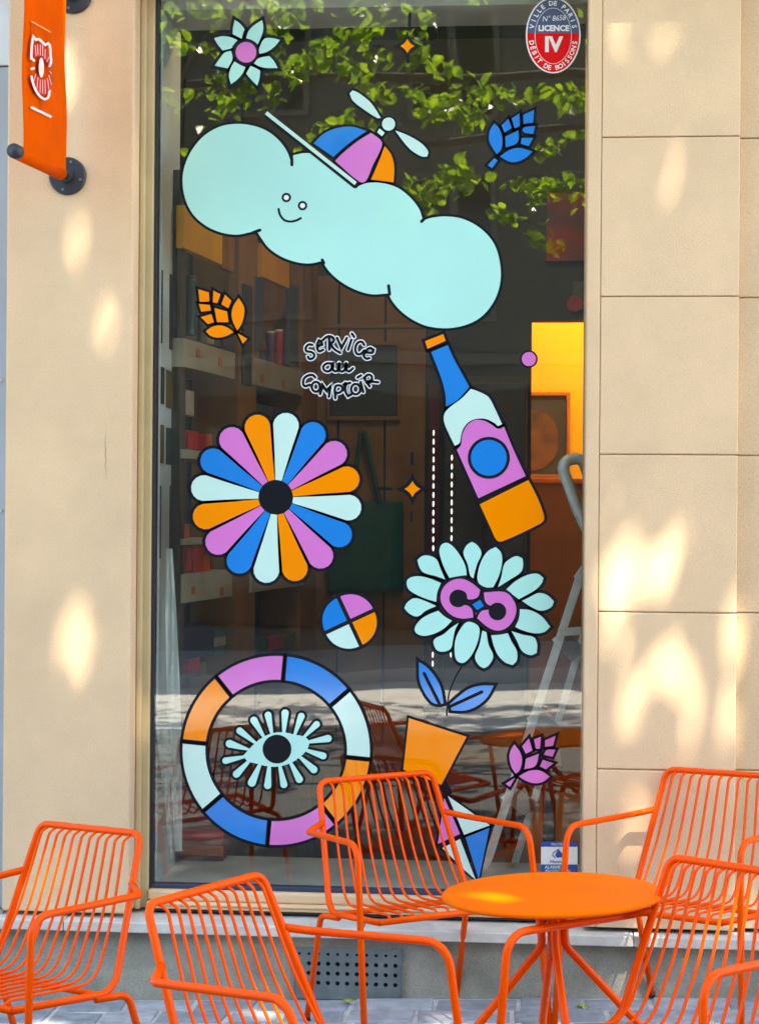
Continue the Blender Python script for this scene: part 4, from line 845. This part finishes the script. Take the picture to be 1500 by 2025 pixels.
# ------------------------------------------------------------------ chairs and table
TR_, WR_ = 0.0103, 0.0043
def T3(s, w_, y_, z_): return Vector((s * w_ / 2, y_, z_))
Tw, Ty, Tz = .425, -.298, .776
Sw, Sy, Sz = .515, -.133, .374
FYs, FZs, FWs = .215, .405, .50
def chair(label):
    root = empty('armchair', (0, 0, 0), label, 'chair', 'orange wire armchairs')
    main = [T3(-1, FWs, FYs, FZs), T3(-1, Sw, Sy, Sz), T3(-1, Tw, Ty, Tz), T3(1, Tw, Ty, Tz), T3(1, Sw, Sy, Sz), T3(1, FWs, FYs, FZs)]
    tube('frame', fillet(main, [.075, .035, .035, .075]), TR_, M_ORANGE, root, 10)
    tube('front_rail', [T3(-1, FWs, FYs, FZs), T3(1, FWs, FYs, FZs)], TR_, M_ORANGE, root, 10)
    t = .10; yb, zb = Sy + (Ty - Sy) * .02 + .035, Sz - .012
    tube('rear_rail', [T3(-1, Sw - .01, Sy + .055, Sz + .004), T3(1, Sw - .01, Sy + .055, Sz + .004)], TR_ * .9, M_ORANGE, root, 8)
    for s in (-1, 1):
        zj = .635; k = (zj - Sz) / (Tz - Sz); wj = Sw + (Tw - Sw) * k; yj = Sy + (Ty - Sy) * k
        arm = [T3(s, wj, yj, zj + .012), T3(s, .595, yj + .035, zj - .006), T3(s, .612, .186, .645), T3(s, .655, .262, 0.008)]
        tube('arm', fillet(arm, [.026, .062]), TR_, M_ORANGE, root, 10)
        leg = [T3(s, Sw, Sy + .07, Sz - .004), T3(s, Sw + .03, Sy - .035, Sz - .012), T3(s, .562, -.272, 0.008)]
        tube('rear_leg', fillet(leg, [.04]), TR_, M_ORANGE, root, 10)
        for p in (arm[-1], leg[-1]): tube('foot', [p + Vector((0, 0, .012)), p - Vector((0, 0, .008))], TR_ * 1.15, M_GASK, root, 8)
    n_ = 11
    for i in range(n_):
        a = (i + 1) / (n_ + 1) * 2 - 1
        X = lambda w_: a * w_ / 2 * .985
        d_ = Vector((0, Sy - Ty, Sz - Tz)).normalized(); nf = Vector((0, -d_.z, d_.y)); nf = nf if nf.y > 0 else -nf
        o1 = Vector((0, Ty, Tz)); s1 = Vector((0, Sy, Sz))
        p = [o1 + Vector((X(Tw), 0, -.004)), o1 + nf * .022 + d_ * .028 + Vector((X(Tw), 0, 0)), o1.lerp(s1, .55) + nf * .014 + Vector((X(Tw + (Sw - Tw) * .55), 0, 0)),
             s1 + nf * .03 + Vector((X(Sw), 0.0, .014)), Vector((X(FWs), FYs - .03, FZs + .014)), Vector((X(FWs), FYs + .004, FZs - .002))]
        tube('wire', fillet(p, [.02, .5, .085, .02]), WR_, M_ORANGE, root, 6)
    return root
def copy_tree(o, parent=None):
    c = o.copy(); COL.objects.link(c); c.parent = parent
    if parent: c.matrix_parent_inverse = o.matrix_parent_inverse.copy()
    for k in o.children: copy_tree(k, c)
    return c
def stand(o, x, y_, a, tx=0, ty=0):
    n = Vector((-GSX - tx, -ty, 1)).normalized(); f = Vector((math.cos(a), math.sin(a), 0)); f = (f - n * f.dot(n)).normalized(); r = f.cross(n)
    o.matrix_world = Matrix.Translation((x, y_, gz(x) + .003)) @ Matrix((r, f, n)).transposed().to_4x4()
CH = [('orange wire armchair in front of the left cream pier', -1.3997, -1.303, 4.1283, .0146, -.006),
      ('orange wire armchair nearest the camera, left of the table, seen from behind', -.4971, -2.0573, -.5117, -.0146, -.0115),
      ('orange wire armchair against the window, behind the table', -.3524, -.365, -1.0227, -.0098, -.0137),
      ('orange wire armchair against the cream pier, behind the table', .4926, -.385, 4.1245, .0004, -.0101),
      ('orange wire armchair nearest the camera, right of the table, cut by the photo corner', .315, -1.9074, 3.9091, .0046, -.0188)]
proto = chair(CH[0][0])
for i, c in enumerate(CH):
    o = proto if i == 0 else copy_tree(proto)
    o['label'] = c[0]; stand(o, *c[1:])
tb_ = empty('bistro_table', (0, 0, 0), 'round orange metal bistro table between the armchairs', 'table')
R_, HT = .284, .676
prof = [(0, HT - .004), (R_ - .012, HT - .004), (R_ - .003, HT - .006), (R_, HT - .011), (R_ - .001, HT - .017), (R_ - .006, HT - .019), (R_ - .008, HT - .012), (0.0, HT - .011)]
v, f = [], []; n_ = 72
for k in range(n_):
    a = 2 * math.pi * k / n_
    for r, z_ in prof[1:-1]: v.append((r * math.cos(a), r * math.sin(a), z_ + .004))
m_ = len(prof) - 2
for k in range(n_):
    k2 = (k + 1) % n_
    for i in range(m_ - 1): f.append((k * m_ + i + 1, k2 * m_ + i + 1, k2 * m_ + i, k * m_ + i))
f.append(tuple(k * m_ for k in range(n_))); f.append(tuple(k * m_ + m_ - 1 for k in reversed(range(n_))))
tp = mesh('top', v, f, M_TOP_LIT, tb_)
tp.data.polygons.foreach_set('use_smooth', [len(p.vertices) == 4 for p in tp.data.polygons])
v, f = [], []; tube_into(v, f, [Vector((0, 0, HT - .02)), Vector((0, 0, HT - .026))], .11, 24); mesh('top_plate', v, f, M_ORANGE, tb_)
tube('column', [(0, 0, HT - .02), (0, 0, .50)], .013, M_ORANGE, tb_, 12)
for k in range(4):
    a = math.radians(188 + 90 * k); dv = Vector((math.cos(a), math.sin(a), 0)); c = dv * .030
    tube('leg', fillet([c + Vector((0, 0, HT - .02)), c + Vector((0, 0, .535)), dv * .25 + Vector((0, 0, .285)), dv * .285 + Vector((0, 0, 0.006))], [.045, .06]), .0108, M_ORANGE, tb_, 10)
stand(tb_, .078, -1.50, math.pi / 2, .004, -.02)
# a few fallen leaves
M_FALL = mat('yellow_green_leaf', (0.30, 0.34, 0.04), 0.6, 0.2, 40)
for lab, u, v_, s_ in (('small yellow-green fallen leaf below the vent plate', 688, 1981, .018), ('fallen leaf at the foot of the plinth behind the left chair', 220, 1974, .03), ('pale fallen leaf between the table legs', 1150, 1990, .016)):
    p = hit(u, v_, (0, 0, GZ + .006), GN); q_ = [p + Vector((s_ * math.cos(t * math.pi / 4) * (1.3 if t % 4 == 0 else .8), s_ * math.sin(t * math.pi / 4) * .7, .003 + .005 * (t % 2))) for t in range(8)]
    o = mesh('fallen_leaf', [a - p for a in q_] + [a - p - Vector((0, 0, .0015)) for a in q_], [tuple(range(8)), tuple(reversed(range(8, 16)))] + [(i, i + 8, (i + 1) % 8 + 8, (i + 1) % 8) for i in range(8)], M_FALL, None, loc=tuple(p)); tag(o, lab, 'leaf', 'fallen leaves')

# ------------------------------------------------------------------ across the street: what shades the wall and shows in the glass
M_BARK = mat('bark', (0.10, 0.085, 0.065), 0.9, 0.3, 12, 0.8, 40, bdist=.02)
M_LEAF = leaf_mat('green_leaf', (0.09, 0.17, 0.012), (0.60, 0.92, 0.03))
def leaves_mesh(name, pts, size, m, parent, rnd, flat=.75):
    v, f = [], []
    for p in pts:
        s_ = size * rnd.uniform(.65, 1.2)
        n = Vector((rnd.gauss(0, flat), rnd.gauss(0, flat), 1)).normalized(); t = n.cross(Vector((rnd.uniform(-1, 1), rnd.uniform(-1, 1), rnd.uniform(-.3, .3)))).normalized(); b = n.cross(t)
        i = len(v); fold = n * s_ * rnd.uniform(.06, .22); cup = n * s_ * rnd.uniform(-.15, .05)
        v += [p - t * s_ * .5, p - t * s_ * .28 + b * s_ * .36 + fold, p + t * s_ * .12 + b * s_ * .40 + fold, p + t * s_ * .62 + cup, p + t * s_ * .12 - b * s_ * .40 + fold, p - t * s_ * .28 - b * s_ * .36 + fold]
        f += [(i, i + 3, i + 2, i + 1), (i, i + 5, i + 4, i + 3)]
    o = mesh(name, v, f, m, parent); return o
# openings in the crown: where a shaft of sun reaches the wall (pixel, half width and half height in metres on the wall)
GAPS = [(1292,1150,.058,.075), (1392,1120,.012,.04), (1440,1290,.012,.04), (1212,1140,.012,.03), (110,300,.012,.03), (95,430,.01,.03), (130,770,.01,.025), (190,985,.012,.03), (75,1340,.012,.03), (120,1560,.014,.03), (225,1130,.01,.03), (1400,760,.008,.02), (1260,480,.008,.02), (1350,330,.01,.03), (1300,1340,.012,.03), (1420,1480,.012,.03), (1230,1330,.012,.03), (1352,1075,.022,.07), (1250,1065,.015,.045), (1362,1415,.04,.06), (1338,1285,.022,.06), (1210,1260,.03,.07), (1250,1420,.03,.07), (1475,1200,.045,.08), (1462,1380,.035,.06), (1215,1010,.02,.06),
        (165,1265,.045,.12), (205,640,.035,.09), (150,490,.03,.10), (60,1065,.04,.08), (215,1470,.035,.06), (120,150,.05,.10), (60,560,.02,.05), (283,1330,.03,.15), (1235,70,.06,.05), (1320,60,.03,.03), (1000,1490,.03,.06), (1180,1185,.03,.06), (1095,1450,.03,.06), (1270, 1640, .05, .08), (1480, 1780, .05, .08), (900, 1800, .03, .05)]
GW = [(at_y(u, v_, 0), a, b) for u, v_, a, b in GAPS]
for P_ in ((-.10, -1.55, .72), (-1.38, -1.12, .76), (-1.30, -1.45, .60), (-.55, -2.0, .70), (-.22, -2.2, .62), (-.12, -.55, .66), (.46, -1.75, .72), (.60, -2.1, .60), (.50, -.30, .78), (-.9, -.2, .03), (.1, -.35, .05), (-1.6, -.3, .0)):
    P_ = Vector(P_); GW.append((P_ - SUNDIR * (P_.y / SUNDIR.y), .05, .11))
def blocked(p):
    t = p.y / SUNDIR.y
    if t < 0: t = -t
    q_ = p - SUNDIR * ((p.y - 0.0) / SUNDIR.y)
    for c, a, b in GW:
        if ((q_.x - c.x) / (a + .036))**2 + ((q_.z - c.z) / (b + .072))**2 < 1: return True
    return False
def in_view(p):
    d_ = p - CAM; zf = d_.dot(FWD)
    return zf > .05 and abs(d_.dot(RIGHT) / zf) < .235 and -.31 < d_.dot(UP) / zf < .31
def tree(name, label, base, h, blobs, size, seed, limbs, carve):
    rnd = random.Random(seed); root = empty(name, base, label, 'tree', 'street trees'); o = Vector(base)
    tube('trunk', [Vector((0, 0, -.1)), Vector((.03, .02, h * .3)), Vector((-.05, .05, h * .62)), Vector((0.02, .0, h))], [.21, .17, .14, .06], M_BARK, root, 12)
    for tgt, z0, r in limbs:
        tg = Vector(tgt) - o; st = Vector((0, 0, z0)); mid = st.lerp(tg, .5) + Vector((0, 0, .35)); tube('limb', fillet([st, mid, tg], [1.0]), r, M_BARK, root, 7)
    P = []; TP = []
    for (c, rad, n_, hollow) in blobs:
        c = Vector(c); k = 0
        while k < n_:
            p = Vector((rnd.gauss(0, 1), rnd.gauss(0, 1), rnd.gauss(0, 1))).normalized() * (hollow + (1 - hollow) * rnd.random()**.45)
            p = c + Vector((p.x * rad[0], p.y * rad[1], p.z * rad[2])); k += 1
            if p.z < 2.6 or in_view(p) or (carve and blocked(p)): continue
            P.append(p - o)
    if carve:                                   # the thick of the crown, between the sun and the shopfront
        for k in range(23000):
            q_ = Vector((rnd.uniform(-2.6, 1.5), 0, rnd.uniform(-5.6, 3.9))); p = q_ + SUNDIR * rnd.uniform(8.2 + max(0, .8 * (2.0 - q_.z)), 11.5 + max(0, .8 * (2.0 - q_.z)))
            if p.z < 4.4 or in_view(p) or blocked(p): continue
            P.append(p - o)
    if carve:
        for a, b, c in TWIGS:
            pth = fillet([a - o, b - o, c - o], [.6]); tube('twig', pth, .006, M_BARK, root, 5)
            for k in range(int((c - a).length * 42)):
                t = rnd.random(); p = a.lerp(c, t) + Vector((rnd.gauss(0, .05), rnd.gauss(0, .06), rnd.gauss(-.03, .045) + .06 * math.sin(math.pi * t)))
                if in_view(p): continue
                TP.append(p - o)
        cr = leaves_mesh('low_foliage', TP, .105, M_LEAF, root, rnd, 1.1); tag(cr, kind='stuff')
    cr = leaves_mesh('crown', P, size, M_LEAF, root, rnd); tag(cr, kind='stuff'); return root
rs = random.Random(11)
TWIGS = []
for k in range(40):
    lowb = k % 6 == 0
    a = Vector((rs.uniform(-1.0, .0) if lowb else rs.uniform(-3.2, .8), rs.uniform(-8.8, -6.8), 0)); e = rs.uniform(.172, .20) if lowb else rs.uniform(.222, .30)
    a.z = 1.7 + (6.08 - a.y) * e; d_ = Vector((rs.uniform(-1, 1), rs.uniform(-.5, .5), rs.uniform(-.25, .12))).normalized() * rs.uniform(.5, 1.2)
    TWIGS.append((a, a + d_ * .5 + Vector((0, 0, .06)), a + d_ - Vector((0, 0, .08))))
tree('street_tree', 'leafy street tree over the pavement, mirrored in the top of the window', (3.4, -6.3, gz(3.4)), 9.5,
     [((-.3, -5.0, 9.6), (4.6, 2.9, 2.2), 11000, .15), ((-1.5, -3.6, 8.9), (2.6, 1.9, 1.4), 3500, .1), ((1.6, -3.8, 9.0), (2.4, 2.0, 1.4), 3500, .1), ((3.2, -6.0, 8.6), (2.8, 2.2, 2.4), 3500, .2)], .135, 3,
     [((-2.6, -4.2, 9.2), 5.2, .06), ((-.6, -5.2, 10.4), 6.0, .06), ((-2.8, -7.6, 5.1), 4.0, .035), ((-1.0, -8.0, 4.7), 3.9, .03), ((.2, -8.3, 5.3), 4.2, .03), ((4.8, -7.4, 8.5), 4.6, .05), ((1.5, -3.4, 8.8), 5.2, .05)], True)
rf = random.Random(21)
tree('street_tree', 'leafy street tree on the far pavement, its crown shaped out of sight to dapple the road', (-5.6, -13.6, gz(-5.6)), 7.4,
     [((-6.6, -13.4, 7.6), (2.0, 1.6, 2.0), 2600, .2), ((-.2, -13.4, 9.4), (5.0, 2.3, 1.0), 1200, .1)] + [((rf.uniform(-4.5, 4.0), rf.uniform(-15.0, -11.4), rf.uniform(8.6, 10.2)), (rf.uniform(.5, 1.1), rf.uniform(.3, .6), .35), 190, 0) for k in range(30)], .14, 5, [((-2.0, -13.4, 9.0), 4.6, .05), ((-7.6, -13.0, 7.4), 3.6, .06), ((-5.6, -13.6, 8.6), 4.0, .05)], False)  # high unseen leaf clumps added to break sunlight on the road into streaks
# facing houses
M_FAC = mat('facing_facade', (0.10, 0.105, 0.10), 0.85, 0.15, 1.5, 0.3, 30); M_FAC2 = mat('facing_facade_dark', (0.06, 0.06, 0.058), 0.85, 0.15, 1.5)
M_PANE = mat('facing_pane', (0.02, 0.025, 0.03), 0.08); M_SHUT = mat('facing_frame', (0.12, 0.12, 0.115), 0.6); M_DOORF = mat('facing_shop_paint', (0.02, 0.017, 0.016), 0.5)
def house(label, xa, xb, h, m):
    yf = -16.2; root = empty('facing_house', ((xa + xb) / 2, yf, 0), label, 'building', 'houses across the street'); o = ((xa + xb) / 2, yf, 0)
    box('wall', xa, xb, yf - 9, yf, -.6, h, m, root, origin=o); box('cornice', xa - .0, xb + .0, yf + .001, yf + .25, h - .3, h - .02, M_SHUT, root, .02, origin=o)
    box('string_course', xa + .01, xb - .01, yf + .001, yf + .08, 3.55, 3.7, M_SHUT, root, .01, origin=o)
    box('shop_panel', xa + .3, xb - .3, yf + .001, yf + .06, .2, 3.2, M_DOORF, root, .01, origin=o)
    n_ = max(2, int((xb - xa) / 1.9))
    for k in range(n_):
        cx = xa + (k + .5) * (xb - xa) / n_
        for z0, z1 in ((4.1, 6.1), (6.7, h - .5)):
            if z1 - z0 < .8: continue
            wf = box('window', cx - .55, cx + .55, yf + .001, yf + .05, z0, z1, M_SHUT, root, .01, origin=o)
            for s_ in (-1, 1): box('pane', cx + s_ * .26 - .21, cx + s_ * .26 + .21, yf + .051, yf + .058, z0 + .08, z1 - .08, M_PANE, wf, origin=o)
        box('shop_window', cx - .7, cx + .7, yf + .061, yf + .075, .7, 2.8, M_PANE, root, origin=o)
house('dark grey house across the street, mirrored at the window edge', -17.0, -4.6, 8.9, M_FAC2)
house('grey house across the street, mirrored in the middle of the window', -4.58, 2.4, 8.6, M_FAC)
house('dark house across the street beyond the grey one', 2.42, 15.0, 8.9, M_FAC2)
